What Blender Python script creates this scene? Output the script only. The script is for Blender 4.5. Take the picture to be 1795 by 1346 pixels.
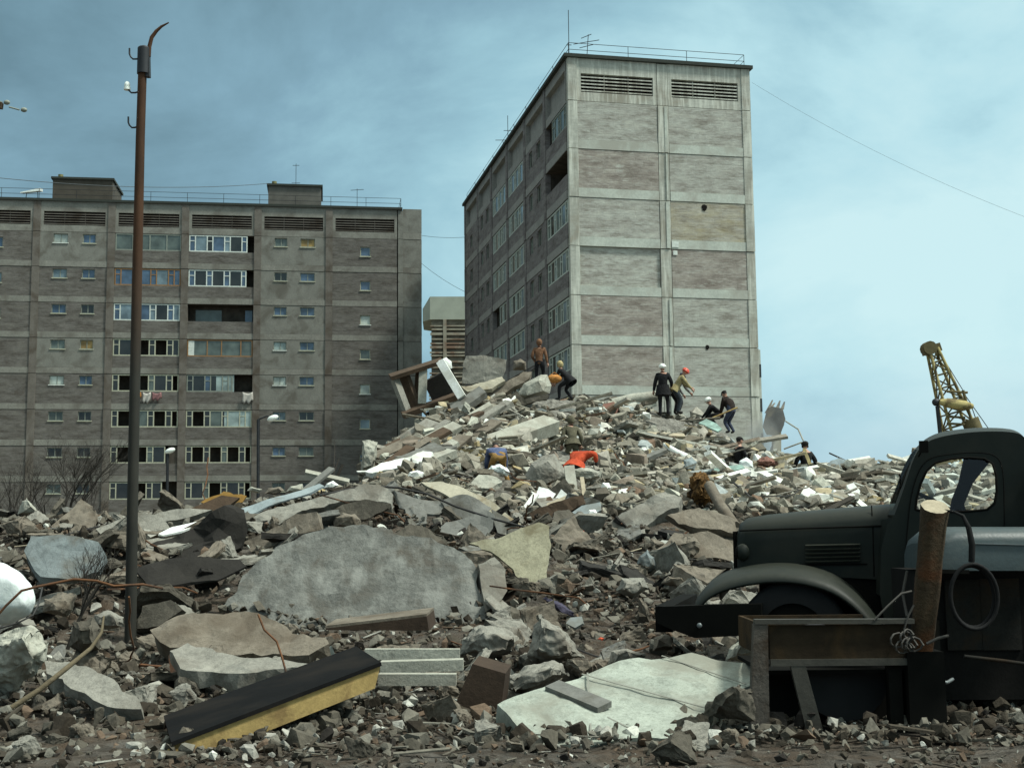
import bpy, bmesh, math, random
import numpy as np
from mathutils import Vector, Matrix, noise

for _o in list(bpy.data.objects):
    bpy.data.objects.remove(_o)
SC = bpy.context.scene
COL = SC.collection
R = math.radians

# ------------------------------------------------------------------ camera
EYE = Vector((0, 0, 1.5))
FPX, CX, CY = 2243.4, 897.5, 673.0          # focal length and centre, in pixels of a 1795 x 1346 picture
PITCH, ROLL = 0.113, -0.0102
_F = Vector((0, math.cos(PITCH), math.sin(PITCH)))
_U0 = Vector((0, -math.sin(PITCH), math.cos(PITCH)))
_R0 = Vector((1, 0, 0))
_R = _R0 * math.cos(ROLL) + _U0 * math.sin(ROLL)
_U = -_R0 * math.sin(ROLL) + _U0 * math.cos(ROLL)
cam = bpy.data.cameras.new('camera')
cam.sensor_width = 36.0
cam.lens = FPX / 1795.0 * 36.0
cam.clip_start = 0.1
cam.clip_end = 6000
camo = bpy.data.objects.new('camera', cam)
COL.objects.link(camo)
M = Matrix(((_R.x, _U.x, -_F.x, EYE.x), (_R.y, _U.y, -_F.y, EYE.y), (_R.z, _U.z, -_F.z, EYE.z), (0, 0, 0, 1)))
camo.matrix_world = M
SC.camera = camo

def ray(px, py):
    return _F + _R * ((px - CX) / FPX) + _U * ((CY - py) / FPX)

def at(px, py, D):
    """world point at picture position px, py and world distance D along Y"""
    d = ray(px, py)
    return EYE + d * (D / d.y)

# ------------------------------------------------------------------ light
SUN_EL, SUN_AZ = R(57), R(108)              # azimuth from +Y towards +X
world = bpy.data.worlds.new('World')
SC.world = world
world.use_nodes = True
wn, wl = world.node_tree.nodes, world.node_tree.links
wn.clear()
wo = wn.new('ShaderNodeOutputWorld')
sky = wn.new('ShaderNodeTexSky')
sky.sky_type = 'NISHITA'
sky.sun_disc = False
sky.sun_elevation = SUN_EL
sky.sun_rotation = SUN_AZ
b1 = wn.new('ShaderNodeBackground'); b1.inputs[1].default_value = 0.07
wl.new(sky.outputs[0], b1.inputs[0])
tc = wn.new('ShaderNodeTexCoord')
sep = wn.new('ShaderNodeSeparateXYZ'); wl.new(tc.outputs['Generated'], sep.inputs[0])
mp = wn.new('ShaderNodeMapping'); mp.inputs['Scale'].default_value = (1.0, 1.0, 1.7)
mp.inputs['Rotation'].default_value = (0, R(14), 0)
wl.new(tc.outputs['Generated'], mp.inputs[0])
nz = wn.new('ShaderNodeTexNoise'); nz.inputs['Scale'].default_value = 4.2; nz.inputs['Detail'].default_value = 8; nz.inputs['Distortion'].default_value = 0.25
nz.inputs['Roughness'].default_value = 0.58
wl.new(mp.outputs[0], nz.inputs['Vector'])
def wmath(op, a, b=None, c=None):
    n = wn.new('ShaderNodeMath'); n.operation = op
    for i, v in enumerate((a, b, c)):
        if v is None: continue
        if isinstance(v, (int, float)): n.inputs[i].default_value = v
        else: wl.new(v, n.inputs[i])
    return n.outputs[0]
# the overcast is thin and bright towards the right (where the sun stands) and thick towards the left
az = wmath('ADD', wmath('MULTIPLY', sep.outputs[0], 1.15), 0.60)
cl = wmath('ADD', az, wmath('MULTIPLY', wmath('SUBTRACT', nz.outputs[0], 0.5), 1.25))
cl = wmath('SUBTRACT', cl, wmath('MULTIPLY', wmath('ABSOLUTE', wmath('SUBTRACT', sep.outputs[2], 0.20)), 1.15))
ramp = wn.new('ShaderNodeValToRGB')
wl.new(cl, ramp.inputs[0])
els = ramp.color_ramp.elements
els[0].position = 0.0; els[0].color = (0.125, 0.225, 0.275, 1)
els[1].position = 1.0; els[1].color = (0.53, 0.745, 0.77, 1)
for p, c in ((0.3, (0.20, 0.35, 0.43, 1)), (0.52, (0.29, 0.495, 0.57, 1)), (0.75, (0.42, 0.655, 0.71, 1))):
    e = els.new(p); e.color = c
# overhead the cloud layer is brighter, as an overcast sky is
zen = wn.new('ShaderNodeMapRange'); zen.inputs[1].default_value = 0.40; zen.inputs[2].default_value = 0.85
wl.new(sep.outputs[2], zen.inputs[0])
mixz = wn.new('ShaderNodeMixRGB'); mixz.inputs[2].default_value = (0.92, 1.03, 0.97, 1)
wl.new(zen.outputs[0], mixz.inputs[0]); wl.new(ramp.outputs[0], mixz.inputs[1])
low = wn.new('ShaderNodeMapRange'); low.inputs[1].default_value = 0.13; low.inputs[2].default_value = -0.01; low.inputs[4].default_value = 0.75
wl.new(sep.outputs[2], low.inputs[0])
mixl = wn.new('ShaderNodeMixRGB'); mixl.inputs[2].default_value = (0.34, 0.46, 0.57, 1)
wl.new(low.outputs[0], mixl.inputs[0]); wl.new(mixz.outputs[0], mixl.inputs[1])
b2 = wn.new('ShaderNodeBackground'); b2.inputs[1].default_value = 1.0
wl.new(mixl.outputs[0], b2.inputs[0])
mxs = wn.new('ShaderNodeMixShader'); mxs.inputs[0].default_value = 0.90
wl.new(b1.outputs[0], mxs.inputs[1]); wl.new(b2.outputs[0], mxs.inputs[2])
wl.new(mxs.outputs[0], wo.inputs[0])

sl = bpy.data.lights.new('sun', 'SUN'); sl.energy = 3.6; sl.angle = R(9); sl.color = (0.98, 1.0, 0.91)
so = bpy.data.objects.new('sun', sl); COL.objects.link(so)
sd = Vector((math.sin(SUN_AZ) * math.cos(SUN_EL), math.cos(SUN_AZ) * math.cos(SUN_EL), math.sin(SUN_EL)))
so.rotation_euler = sd.to_track_quat('Z', 'Y').to_euler()

SC.view_settings.view_transform = 'Standard'
SC.view_settings.look = 'None'
SC.view_settings.exposure = 0.3
SC.view_settings.gamma = 1.0

# ------------------------------------------------------------------ helpers
def tag(o, label=None, cat=None, group=None, kind=None):
    if label: o['label'] = label
    if cat: o['category'] = cat
    if group: o['group'] = group
    if kind: o['kind'] = kind
    return o

def empty(name, loc=(0, 0, 0), rz=0.0, **k):
    o = bpy.data.objects.new(name, None)
    o.empty_display_size = 0.3
    COL.objects.link(o)
    o.location = loc; o.rotation_euler = (0, 0, rz)
    return tag(o, **k)

class MB:
    def __init__(s): s.v = []; s.f = []; s.m = []; s.s = []
    def add(s, V, F, mi=0, sm=False):
        n = len(s.v)
        s.v.extend([tuple(p) for p in V])
        for f in F:
            s.f.append([i + n for i in f]); s.m.append(mi); s.s.append(sm)
        return s
    def hexa(s, P, mi=0):
        """P: 4 bottom corners, 4 top corners, same turning order"""
        return s.add(P, [(3, 2, 1, 0), (4, 5, 6, 7), (0, 1, 5, 4), (1, 2, 6, 5), (2, 3, 7, 6), (3, 0, 4, 7)], mi)
    def box(s, x0, x1, y0, y1, z0, z1, mi=0, X=None):
        P = [(x0, y0, z0), (x1, y0, z0), (x1, y1, z0), (x0, y1, z0), (x0, y0, z1), (x1, y0, z1), (x1, y1, z1), (x0, y1, z1)]
        if X: P = [X(p) for p in P]
        return s.hexa(P, mi)
    def beam(s, a, b, w, h=None, up=(0, 0, 1), mi=0):
        a, b = Vector(a), Vector(b); h = h or w
        d = (b - a).normalized(); u = Vector(up)
        if abs(d.dot(u)) > 0.97: u = Vector((0, 1, 0))
        r = d.cross(u).normalized(); u = r.cross(d).normalized()
        P = []
        for c in (a, b):
            for (i, j) in ((-1, -1), (1, -1), (1, 1), (-1, 1)):
                P.append(c + r * (i * w / 2) + u * (j * h / 2))
        return s.add(P, [(0, 1, 2, 3), (7, 6, 5, 4), (0, 4, 5, 1), (1, 5, 6, 2), (2, 6, 7, 3), (3, 7, 4, 0)], mi)
    def tube(s, pts, r, n=8, mi=0, sm=True):
        pts = [Vector(p) for p in pts]
        rs = r if isinstance(r, (list, tuple)) else [r] * len(pts)
        V = []; F = []
        prev = None
        for i, p in enumerate(pts):
            t = (pts[min(i + 1, len(pts) - 1)] - pts[max(i - 1, 0)]).normalized()
            if prev is None:
                a = Vector((0, 0, 1)) if abs(t.z) < 0.9 else Vector((1, 0, 0))
                x = t.cross(a).normalized()
            else:
                x = (prev - t * prev.dot(t)).normalized()
            prev = x; y = t.cross(x)
            for k in range(n):
                q = 2 * math.pi * k / n
                V.append(p + (x * math.cos(q) + y * math.sin(q)) * rs[i])
        for i in range(len(pts) - 1):
            for k in range(n):
                a = i * n + k; b = i * n + (k + 1) % n
                F.append((a, b, b + n, a + n))
        s.add(V, F, mi, sm)
        m = len(V) - n
        s.add([V[k] for k in range(n)], [tuple(reversed(range(n)))], mi)
        s.add([V[m + k] for k in range(n)], [tuple(range(n))], mi)
        return s
    def ball(s, c, r, mi=0, nu=12, nv=8, X=None):
        c = Vector(c); rr = r if isinstance(r, (tuple, list)) else (r, r, r)
        V = [(0, 0, -1)]; F = []
        for i in range(1, nv):
            ph = -math.pi / 2 + math.pi * i / nv
            for k in range(nu):
                th = 2 * math.pi * k / nu
                V.append((math.cos(ph) * math.cos(th), math.cos(ph) * math.sin(th), math.sin(ph)))
        V.append((0, 0, 1)); top = len(V) - 1
        for k in range(nu):
            F.append((0, 1 + (k + 1) % nu, 1 + k))
            F.append((top, top - nu + k, top - nu + (k + 1) % nu))
        for i in range(nv - 2):
            for k in range(nu):
                a = 1 + i * nu + k; b = 1 + i * nu + (k + 1) % nu
                F.append((a, b, b + nu, a + nu))
        P = [Vector((v[0] * rr[0], v[1] * rr[1], v[2] * rr[2])) for v in V]
        if X: P = [X @ p for p in P]
        s.add([p + c for p in P], F, mi, True)
        return s
    def tidy(s):
        used = sorted({i for f in s.f for i in f}); k = {a: b for b, a in enumerate(used)}
        s.v = [s.v[i] for i in used]; s.f = [[k[i] for i in f] for f in s.f]; return s
    def build(s, name, mats, parent=None, kind=None):
        me = bpy.data.meshes.new(name)
        me.from_pydata(s.v, [], s.f)
        if not isinstance(mats, (list, tuple)): mats = [mats]
        for m in mats: me.materials.append(m)
        me.polygons.foreach_set('material_index', s.m)
        me.polygons.foreach_set('use_smooth', s.s)
        me.update()
        o = bpy.data.objects.new(name, me)
        COL.objects.link(o)
        if parent: o.parent = parent
        if kind: o['kind'] = kind
        return o

def link_mesh(name, me, mats=None, parent=None):
    if mats:
        for m in (mats if isinstance(mats, (list, tuple)) else [mats]): me.materials.append(m)
    o = bpy.data.objects.new(name, me); COL.objects.link(o)
    if parent: o.parent = parent
    return o

# ------------------------------------------------------------------ materials
class NT:
    def __init__(s, name):
        s.mat = bpy.data.materials.new(name); s.mat.use_nodes = True
        s.n = s.mat.node_tree.nodes; s.l = s.mat.node_tree.links
        s.n.clear()
        s.out = s.n.new('ShaderNodeOutputMaterial')
        s.p = s.n.new('ShaderNodeBsdfPrincipled')
        s.l.new(s.p.outputs[0], s.out.inputs[0])
        t = s.n.new('ShaderNodeTexCoord'); s.co = t.outputs['Object']
    def new(s, t, **k):
        n = s.n.new(t)
        for a, v in k.items(): setattr(n, a, v)
        return n
    def noise(s, scale, detail=4, rough=0.55, vec=None, stretch=None, dist=0.0):
        v = vec or s.co
        if stretch:
            m = s.new('ShaderNodeMapping'); m.inputs['Scale'].default_value = stretch
            s.l.new(v, m.inputs[0]); v = m.outputs[0]
        n = s.new('ShaderNodeTexNoise'); n.inputs['Scale'].default_value = scale
        n.inputs['Detail'].default_value = detail; n.inputs['Roughness'].default_value = rough
        n.inputs['Distortion'].default_value = dist
        s.l.new(v, n.inputs['Vector']); return n.outputs[0]
    def ramp(s, fac, stops, mode='LINEAR'):
        r = s.new('ShaderNodeValToRGB'); r.color_ramp.interpolation = mode
        e = r.color_ramp.elements
        e[0].position, e[0].color = stops[0][0], (*stops[0][1], 1)
        e[1].position, e[1].color = stops[-1][0], (*stops[-1][1], 1)
        for p, c in stops[1:-1]:
            x = e.new(p); x.color = (*c, 1)
        s.l.new(fac, r.inputs[0]); return r.outputs[0]
    def mix(s, fac, a, b, mode='MIX'):
        m = s.new('ShaderNodeMixRGB', blend_type=mode)
        for i, v in enumerate((fac, a, b)):
            if isinstance(v, (int, float)): m.inputs[i].default_value = v
            elif isinstance(v, tuple): m.inputs[i].default_value = (*v, 1)
            else: s.l.new(v, m.inputs[i])
        return m.outputs[0]
    def math(s, op, a, b):
        m = s.new('ShaderNodeMath', operation=op)
        for i, v in enumerate((a, b)):
            if isinstance(v, (int, float)): m.inputs[i].default_value = v
            else: s.l.new(v, m.inputs[i])
        return m.outputs[0]
    def bump(s, h, strength=0.4, dist=0.05):
        b = s.new('ShaderNodeBump'); b.inputs['Strength'].default_value = strength; b.inputs['Distance'].default_value = dist
        s.l.new(h, b.inputs['Height']); s.l.new(b.outputs[0], s.p.inputs['Normal'])
    def done(s, color, rough=0.85, metal=0.0, spec=0.3):
        if isinstance(color, tuple): s.p.inputs['Base Color'].default_value = (*color, 1)
        else: s.l.new(color, s.p.inputs['Base Color'])
        s.p.inputs['Roughness'].default_value = rough; s.p.inputs['Metallic'].default_value = metal
        s.p.inputs['Specular IOR Level'].default_value = spec
        return s.mat

def sc3(c, k): return tuple(min(1.0, x * k) for x in c)

def rough_mat(name, c, var=0.35, scale=3.0, bump=0.5, bdist=0.04, rough=0.9, stain=None, metal=0, spec=0.25, fine=22.0, streak=False, agg=False):
    t = NT(name)
    a = t.noise(scale, 6, 0.62)
    f = t.noise(fine, 5, 0.7)
    col = t.ramp(a, [(0.28, sc3(c, 1 - var)), (0.5, c), (0.72, sc3(c, 1 + var))])
    col = t.mix(0.35, col, t.ramp(f, [(0.3, sc3(c, 0.55)), (0.7, sc3(c, 1.35))]))
    if agg:
        h = t.noise(70, 3, 0.8); k = t.noise(scale * 4.5, 4, 0.75)
        col = t.mix(1.0, col, t.ramp(h, [(0.3, (0.5, 0.48, 0.45)), (0.45, (1, 1, 1)), (0.62, (1.0, 1.0, 1.0)), (0.75, (1.4, 1.38, 1.3))]), 'MULTIPLY')
        col = t.mix(t.math('MULTIPLY', t.ramp(k, [(0.5, (0, 0, 0)), (0.66, (1, 1, 1))]), 0.6), col, sc3(c, 0.5))
    if stain:
        b = t.noise(scale * 0.6, 5, 0.6, dist=0.5)
        col = t.mix(t.ramp(b, [(0.48, (0, 0, 0)), (0.64, (1, 1, 1))]), col, stain)
    if streak:
        g = t.noise(2.2, 4, 0.6, stretch=(2.0, 2.0, 0.18)); g2 = t.noise(3.0, 5, 0.7, stretch=(0.5, 0.5, 3.0))
        col = t.mix(t.math('MULTIPLY', t.ramp(g2, [(0.45, (0, 0, 0)), (0.65, (1, 1, 1))]), 0.5), col, sc3(c, 0.62))
        col = t.mix(t.math('MULTIPLY', t.ramp(g, [(0.47, (0, 0, 0)), (0.66, (1, 1, 1))]), 0.6), col, sc3(c, 1.75))
    if bump: t.bump(t.math('ADD', t.math('MULTIPLY', a, 0.6), t.math('MULTIPLY', f, 0.5)), bump, bdist)
    return t.done(col, rough, metal, spec)

def island_mat(name, stops, bump=0.5, rough=0.92, scale=6.0):
    """each separate fragment takes its own colour from the ramp"""
    t = NT(name)
    g = t.new('ShaderNodeNewGeometry')
    c = t.ramp(g.outputs['Random Per Island'], stops, 'CONSTANT')
    a = t.noise(scale, 5, 0.65); f = t.noise(30, 4, 0.7)
    c = t.mix(1.0, c, t.ramp(a, [(0.25, (0.55, 0.55, 0.55)), (0.75, (1.25, 1.23, 1.2))]), 'MULTIPLY')
    c = t.mix(1.0, c, t.ramp(f, [(0.25, (0.75, 0.75, 0.75)), (0.75, (1.2, 1.2, 1.2))]), 'MULTIPLY')
    t.bump(t.math('ADD', a, t.math('MULTIPLY', f, 0.5)), bump, 0.04)
    return t.done(c, rough, 0, 0.2)

def tuff_mat(name, c, c2, mortar, stain, stain_amt=0.5, bw=0.78, bh=0.29, light=None):
    """courses of tuff blocks, each block with a tone of its own, plus dirt"""
    t = NT(name)
    s = t.new('ShaderNodeSeparateXYZ'); t.l.new(t.co, s.inputs[0])
    u = t.math('ADD', s.outputs[0], s.outputs[1])
    cb = t.new('ShaderNodeCombineXYZ'); t.l.new(u, cb.inputs[0]); t.l.new(s.outputs[2], cb.inputs[1])
    b = t.new('ShaderNodeTexBrick'); t.l.new(cb.outputs[0], b.inputs['Vector'])
    b.inputs['Color1'].default_value = (*c, 1); b.inputs['Color2'].default_value = (*c2, 1); b.inputs['Mortar'].default_value = (*mortar, 1)
    b.inputs['Scale'].default_value = 1.0; b.inputs['Mortar Size'].default_value = 0.018; b.inputs['Mortar Smooth'].default_value = 0.4
    b.offset = 0.37; b.offset_frequency = 2; b.squash = 1.35; b.squash_frequency = 3; b.inputs['Brick Width'].default_value = bw; b.inputs['Row Height'].default_value = bh
    n1 = t.noise(0.75, 7, 0.7, stretch=(0.75, 0.75, 2.2)); n2 = t.noise(3.2, 6, 0.72, stretch=(0.8, 0.8, 2.8))
    col = t.mix(0.62, b.outputs[0], t.ramp(n2, [(0.32, sc3(c2, 0.75)), (0.68, sc3(c, 1.25))]))
    fac = t.math('MULTIPLY', t.ramp(n1, [(0.42, (0, 0, 0)), (0.66, (1, 1, 1))]), stain_amt)
    col = t.mix(fac, col, stain)
    n4 = t.noise(1.15, 5, 0.75, stretch=(0.6, 0.6, 2.3))
    col = t.mix(1.0, col, t.ramp(n4, [(0.36, (0.66, 0.63, 0.60)), (0.5, (1, 1, 1)), (0.66, (1.22, 1.24, 1.2))]), 'MULTIPLY')
    if light:
        n3 = t.noise(1.6, 5, 0.7, stretch=(0.7, 0.7, 2.6))
        col = t.mix(t.math('MULTIPLY', t.ramp(n3, [(0.56, (0, 0, 0)), (0.7, (1, 1, 1))]), 0.8), col, light)
    t.bump(t.math('ADD', n2, t.math('MULTIPLY', b.outputs['Fac'], -0.6)), 0.35, 0.03)
    return t.done(col, 0.92, 0, 0.2)

def plain(name, c, rough=0.6, metal=0.0, spec=0.4, var=0.18, scale=6.0):
    t = NT(name)
    a = t.noise(scale, 5, 0.6)
    return t.done(t.ramp(a, [(0.3, sc3(c, 1 - var)), (0.7, sc3(c, 1 + var))]), rough, metal, spec)

def glass_mat(name, c, rough=0.12):
    t = NT(name)
    a = t.noise(0.9, 3, 0.5)
    return t.done(t.ramp(a, [(0.35, sc3(c, 0.55)), (0.65, sc3(c, 1.3))]), rough, 0.0, 0.6)

M_ = {}
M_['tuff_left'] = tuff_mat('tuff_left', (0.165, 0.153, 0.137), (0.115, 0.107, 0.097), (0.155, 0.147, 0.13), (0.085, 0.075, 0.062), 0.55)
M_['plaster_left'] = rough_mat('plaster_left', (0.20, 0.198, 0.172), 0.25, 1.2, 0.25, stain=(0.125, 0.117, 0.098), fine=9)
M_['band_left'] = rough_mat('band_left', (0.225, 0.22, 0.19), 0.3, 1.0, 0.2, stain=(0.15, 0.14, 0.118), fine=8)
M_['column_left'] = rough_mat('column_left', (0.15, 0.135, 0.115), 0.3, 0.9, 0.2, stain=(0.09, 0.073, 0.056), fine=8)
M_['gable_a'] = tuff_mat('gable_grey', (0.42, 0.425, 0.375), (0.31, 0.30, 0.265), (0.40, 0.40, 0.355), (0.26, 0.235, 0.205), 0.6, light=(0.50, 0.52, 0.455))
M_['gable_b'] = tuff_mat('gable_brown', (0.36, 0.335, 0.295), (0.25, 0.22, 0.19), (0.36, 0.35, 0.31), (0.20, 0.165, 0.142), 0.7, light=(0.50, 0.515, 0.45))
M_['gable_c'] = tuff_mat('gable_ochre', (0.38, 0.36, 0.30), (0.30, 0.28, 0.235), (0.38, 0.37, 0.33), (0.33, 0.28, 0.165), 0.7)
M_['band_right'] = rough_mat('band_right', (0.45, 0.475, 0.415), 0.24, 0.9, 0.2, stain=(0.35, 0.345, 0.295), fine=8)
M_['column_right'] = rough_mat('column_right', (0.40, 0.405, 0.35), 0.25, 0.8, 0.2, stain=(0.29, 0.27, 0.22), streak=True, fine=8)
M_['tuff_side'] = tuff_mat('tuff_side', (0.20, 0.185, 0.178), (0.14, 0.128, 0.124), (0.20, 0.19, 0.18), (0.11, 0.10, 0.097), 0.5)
M_['band_side'] = rough_mat('band_side', (0.25, 0.245, 0.225), 0.25, 1.0, 0.2, fine=8)
M_['dark'] = plain('interior_shade', (0.012, 0.011, 0.010), 0.95, spec=0.05)  # near black colour set for the shade behind vents and in holes
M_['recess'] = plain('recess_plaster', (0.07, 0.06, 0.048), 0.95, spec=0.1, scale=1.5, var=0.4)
M_['frame_white'] = plain('white_paint', (0.62, 0.66, 0.60), 0.5)
M_['frame_cream'] = plain('cream_paint', (0.42, 0.42, 0.31), 0.6)
M_['frame_orange'] = plain('orange_paint', (0.26, 0.14, 0.055), 0.6)
M_['frame_grey'] = plain('grey_paint', (0.22, 0.24, 0.20), 0.6)
M_['frame_side'] = plain('pale_green_paint', (0.44, 0.48, 0.42), 0.6)
M_['pane_dark'] = glass_mat('pane_dark', (0.02, 0.02, 0.018))
M_['pane_blue'] = glass_mat('pane_blue', (0.075, 0.12, 0.185))
M_['pane_light'] = glass_mat('pane_light_blue', (0.16, 0.22, 0.25), 0.2)
M_['pane_white'] = glass_mat('pane_white', (0.42, 0.47, 0.42), 0.35)
M_['pane_yellow'] = glass_mat('pane_yellow', (0.33, 0.22, 0.07), 0.6)
M_['pane_grey'] = glass_mat('pane_grey', (0.10, 0.125, 0.11), 0.25)
M_['pane_curtain'] = glass_mat('pane_curtain', (0.30, 0.38, 0.36), 0.35)
M_['roof_dark'] = plain('roofing_felt', (0.03, 0.035, 0.028), 0.9)
M_['penthouse'] = rough_mat('penthouse', (0.075, 0.066, 0.052), 0.3, 1.2, 0.2)
M_['penthouse_light'] = rough_mat('penthouse_light', (0.12, 0.115, 0.10), 0.3, 1.2, 0.2)
M_['metal_dark'] = plain('dark_metal', (0.035, 0.037, 0.04), 0.55, 0.6)
M_['metal_grey'] = plain('grey_metal', (0.18, 0.20, 0.20), 0.5, 0.5)
M_['white'] = plain('white_enamel', (0.80, 0.84, 0.78), 0.35)
# ------------------------------------------------------------------ apartment blocks
H = 2.8
def facade(parent, X, bays, ztop, nst, ttop, mats, band_h=0.47, colw=0.55, seed=0, deep=0.30, ztech=True, colout=0.07, colmat='column'):
    """X maps (s along, t outward, z) into the building's own space.  bays: list of (s0, s1, spec).
    Returns nothing; makes wall, floor_band, column, window, loggia_glazing and vent_grille parts."""
    rnd = random.Random(seed)
    wall = MB(); mi = {k: i for i, k in enumerate(mats['order'])}
    wm = [mats[k] for k in mats['order']]
    def wbox(s0, s1, t0, t1, z0, z1, m):
        if s1 - s0 > 0.01 and z1 - z0 > 0.01: wall.box(s0, s1, t0, t1, z0, z1, mi[m], X)
    def opening(s0, s1, z0, z1, holes, m, t1=0.0):
        """wall field with rectangular holes, all in one row of the same height"""
        if not holes:
            wbox(s0, s1, -deep, t1, z0, z1, m); return
        ha, hb = holes[0][2], holes[0][3]
        wbox(s0, s1, -deep, t1, hb, z1, m); wbox(s0, s1, -deep, t1, z0, ha, m)
        c = s0
        for (a, b, _, _) in holes:
            wbox(c, a, -deep, t1, ha, hb, m); c = b
        wbox(c, s1, -deep, t1, ha, hb, m)
    def window(a, b, z0, z1, pane, frame='frame_grey', split=True, sill=True):
        f = MB(); w = 0.055; t0, t1 = -0.17, -0.09
        f.box(a, b, t0, t1, z0, z0 + w, 0, X); f.box(a, b, t0, t1, z1 - w, z1, 0, X)
        f.box(a, a + w, t0, t1, z0 + w, z1 - w, 0, X); f.box(b - w, b, t0, t1, z0 + w, z1 - w, 0, X)
        if split:
            c = a + (b - a) * 0.52
            f.box(c - w / 2, c + w / 2, t0, t1, z0 + w, z1 - w, 0, X)
        fo = f.build('window', M_[frame], parent)
        p = MB(); p.box(a + w, b - w, -0.145, -0.125, z0 + w, z1 - w, 0, X)
        p.build('pane', M_[pane], fo)
        if sill:
            q = MB(); q.box(a - 0.06, b + 0.06, -0.09, 0.06, z0 - 0.07, z0 - 0.002, 0, X)
            q.build('sill', M_['frame_white' if pane in ('pane_white', 'pane_curtain') else 'frame_cream'], fo)
    def glazing(a, b, z0, z1, st, k):
        """glazed front of a loggia: tall panes between narrow ones with a transom"""
        frame, pane, gap = st[0], st[1], st[2]
        f = MB(); w = 0.085; t0, t1 = -0.12, -0.02
        bb = b - gap * (b - a)
        f.box(a, bb, t0, t1, z0, z0 + 0.09, 0, X); f.box(a, bb, t0, t1, z1 - w, z1, 0, X)
        s = a; n = 0; panes = []
        seq = st[3] if len(st) > 3 else (0.44, 0.92)
        f.box(s, s + w, t0, t1, z0 + 0.09, z1 - w, 0, X)
        while s + 0.3 < bb:
            wd = seq[n % len(seq)]; e = min(s + wd, bb - w)
            if bb - e < 0.35: e = bb - w
            f.box(e, e + w, t0, t1, z0 + 0.09, z1 - w, 0, X)
            if wd < 0.6 and e - s > 0.2:
                zt = z1 - 0.46
                f.box(s + w, e, t0 + 0.01, t1 - 0.01, zt - 0.03, zt + 0.03, 0, X)
            if n not in (st[4] if len(st) > 4 else ()): panes.append((s + w, e))
            s = e; n += 1
            if e >= bb - w - 0.01: break
        fo = f.build('loggia_glazing', M_[frame], parent)
        pm = pane if isinstance(pane, tuple) else (pane,)
        for i, (c, d) in enumerate(panes):
            if d - c > 0.05:
                p = MB(); p.box(c, d, -0.08, -0.06, z0 + 0.09, z1 - w, 0, X); p.build('pane', M_[pm[i % len(pm)]], fo)
    for (s0, s1, spec) in bays:
        cw = colw / 2
        a, b = s0 + cw, s1 - cw
        if spec.get('a') is not None: a = spec['a']
        if spec.get('b') is not None: b = spec['b']
        # technical floor with its slotted vent
        za, zb = ztop, ztop + ttop
        va, vb = a + 0.22, b - 0.22
        z0, z1 = za + 0.52, za + 1.62
        if spec.get('vent', True):
            opening(a, b, za, zb, [(va, vb, z0, z1)], 'tech')
            v = MB()
            nsl = 5; ph = (z1 - z0) / (nsl + 0.5)
            for i in range(nsl):
                zz = z0 + ph * (i + 0.5)
                v.hexa([X(p) for p in ((va, -0.16, zz), (vb, -0.16, zz), (vb, -0.03, zz - 0.03), (va, -0.03, zz - 0.03),
                                       (va, -0.16, zz + 0.07), (vb, -0.16, zz + 0.07), (vb, -0.03, zz + 0.04), (va, -0.03, zz + 0.04))], 0)
            for q in (1 / 3, 2 / 3):
                c = va + (vb - va) * q
                v.box(c - 0.03, c + 0.03, -0.20, -0.165, z0, z1, 0, X)
            v.build('vent_grille', mats['slat'], parent)
        else:
            opening(a, b, za, zb, [(va - 0.1, vb + 0.1, za + 0.5, zb - 0.55)], 'tech')
            wbox(va - 0.15, vb + 0.15, -deep - 0.06, -deep - 0.003, za + 0.4, zb - 0.5, 'tech')
        for k in range(1, nst + 1):
            zt = ztop - (k - 1) * H - 0.025; zb = ztop - k * H
            zband = zb + band_h
            m = spec.get('mat', {}).get(k, spec.get('m', 'wall'))
            t1 = spec.get('set', {}).get(k, 0.0)
            ty = spec['type']
            wins = spec.get('win', [])
            if ty == 'blank':
                opening(a, b, zband + 0.012, zt, [], m, t1)
                continue
            if ty == 'win':
                hs = [(a0, b0, zt - wins[0][3], zt - wins[0][2]) for (a0, b0, _, _) in wins]
                opening(a, b, zband + 0.012, zt, hs, m)
                for i, (a0, b0, u0, u1) in enumerate(wins):
                    pn = spec['panes'][i][min(k - 1, len(spec['panes'][i]) - 1)]
                    window(a0, b0, zt - u1, zt - u0, pn, spec.get('frame', 'frame_grey'), split=(b0 - a0) > 0.9, sill=spec.get('sill', True))
            if ty == 'loggia':
                zg = zt - 1.36
                wbox(a, b, -deep, 0.0, zband + 0.012, zg - 0.002, m)
                # the loggia behind: floor, side cheeks, back wall
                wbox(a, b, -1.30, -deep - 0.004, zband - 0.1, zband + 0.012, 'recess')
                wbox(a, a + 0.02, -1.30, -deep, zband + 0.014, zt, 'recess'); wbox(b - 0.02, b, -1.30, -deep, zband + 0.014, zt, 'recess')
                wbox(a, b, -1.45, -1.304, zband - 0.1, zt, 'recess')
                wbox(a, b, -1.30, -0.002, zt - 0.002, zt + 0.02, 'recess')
                st = spec['glaze'].get(k)
                if st: glazing(a + 0.03, b - 0.03, zg, zt - 0.02, st, k)
                if k in spec.get('back', {}):
                    for (q0, q1, pm) in spec['back'][k]:
                        w = MB(); w.box(a + (b - a) * q0, a + (b - a) * q1, -1.302, -1.24, zg - 0.25, zt - 0.25, 0, X)
                        w.build('window', M_[pm], parent)
                if k in spec.get('front', {}):
                    for (q0, q1, pm) in spec['front'][k]:
                        w = MB(); w.box(a + (b - a) * q0, a + (b - a) * q1, -0.10, -0.05, zg + 0.01, zt - 0.03, 0, X)
                        w.build('loggia_panel', M_[pm], parent)
    # beams at every floor: one part each
    S0, S1 = min(b[0] for b in bays), max(b[1] for b in bays)
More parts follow.
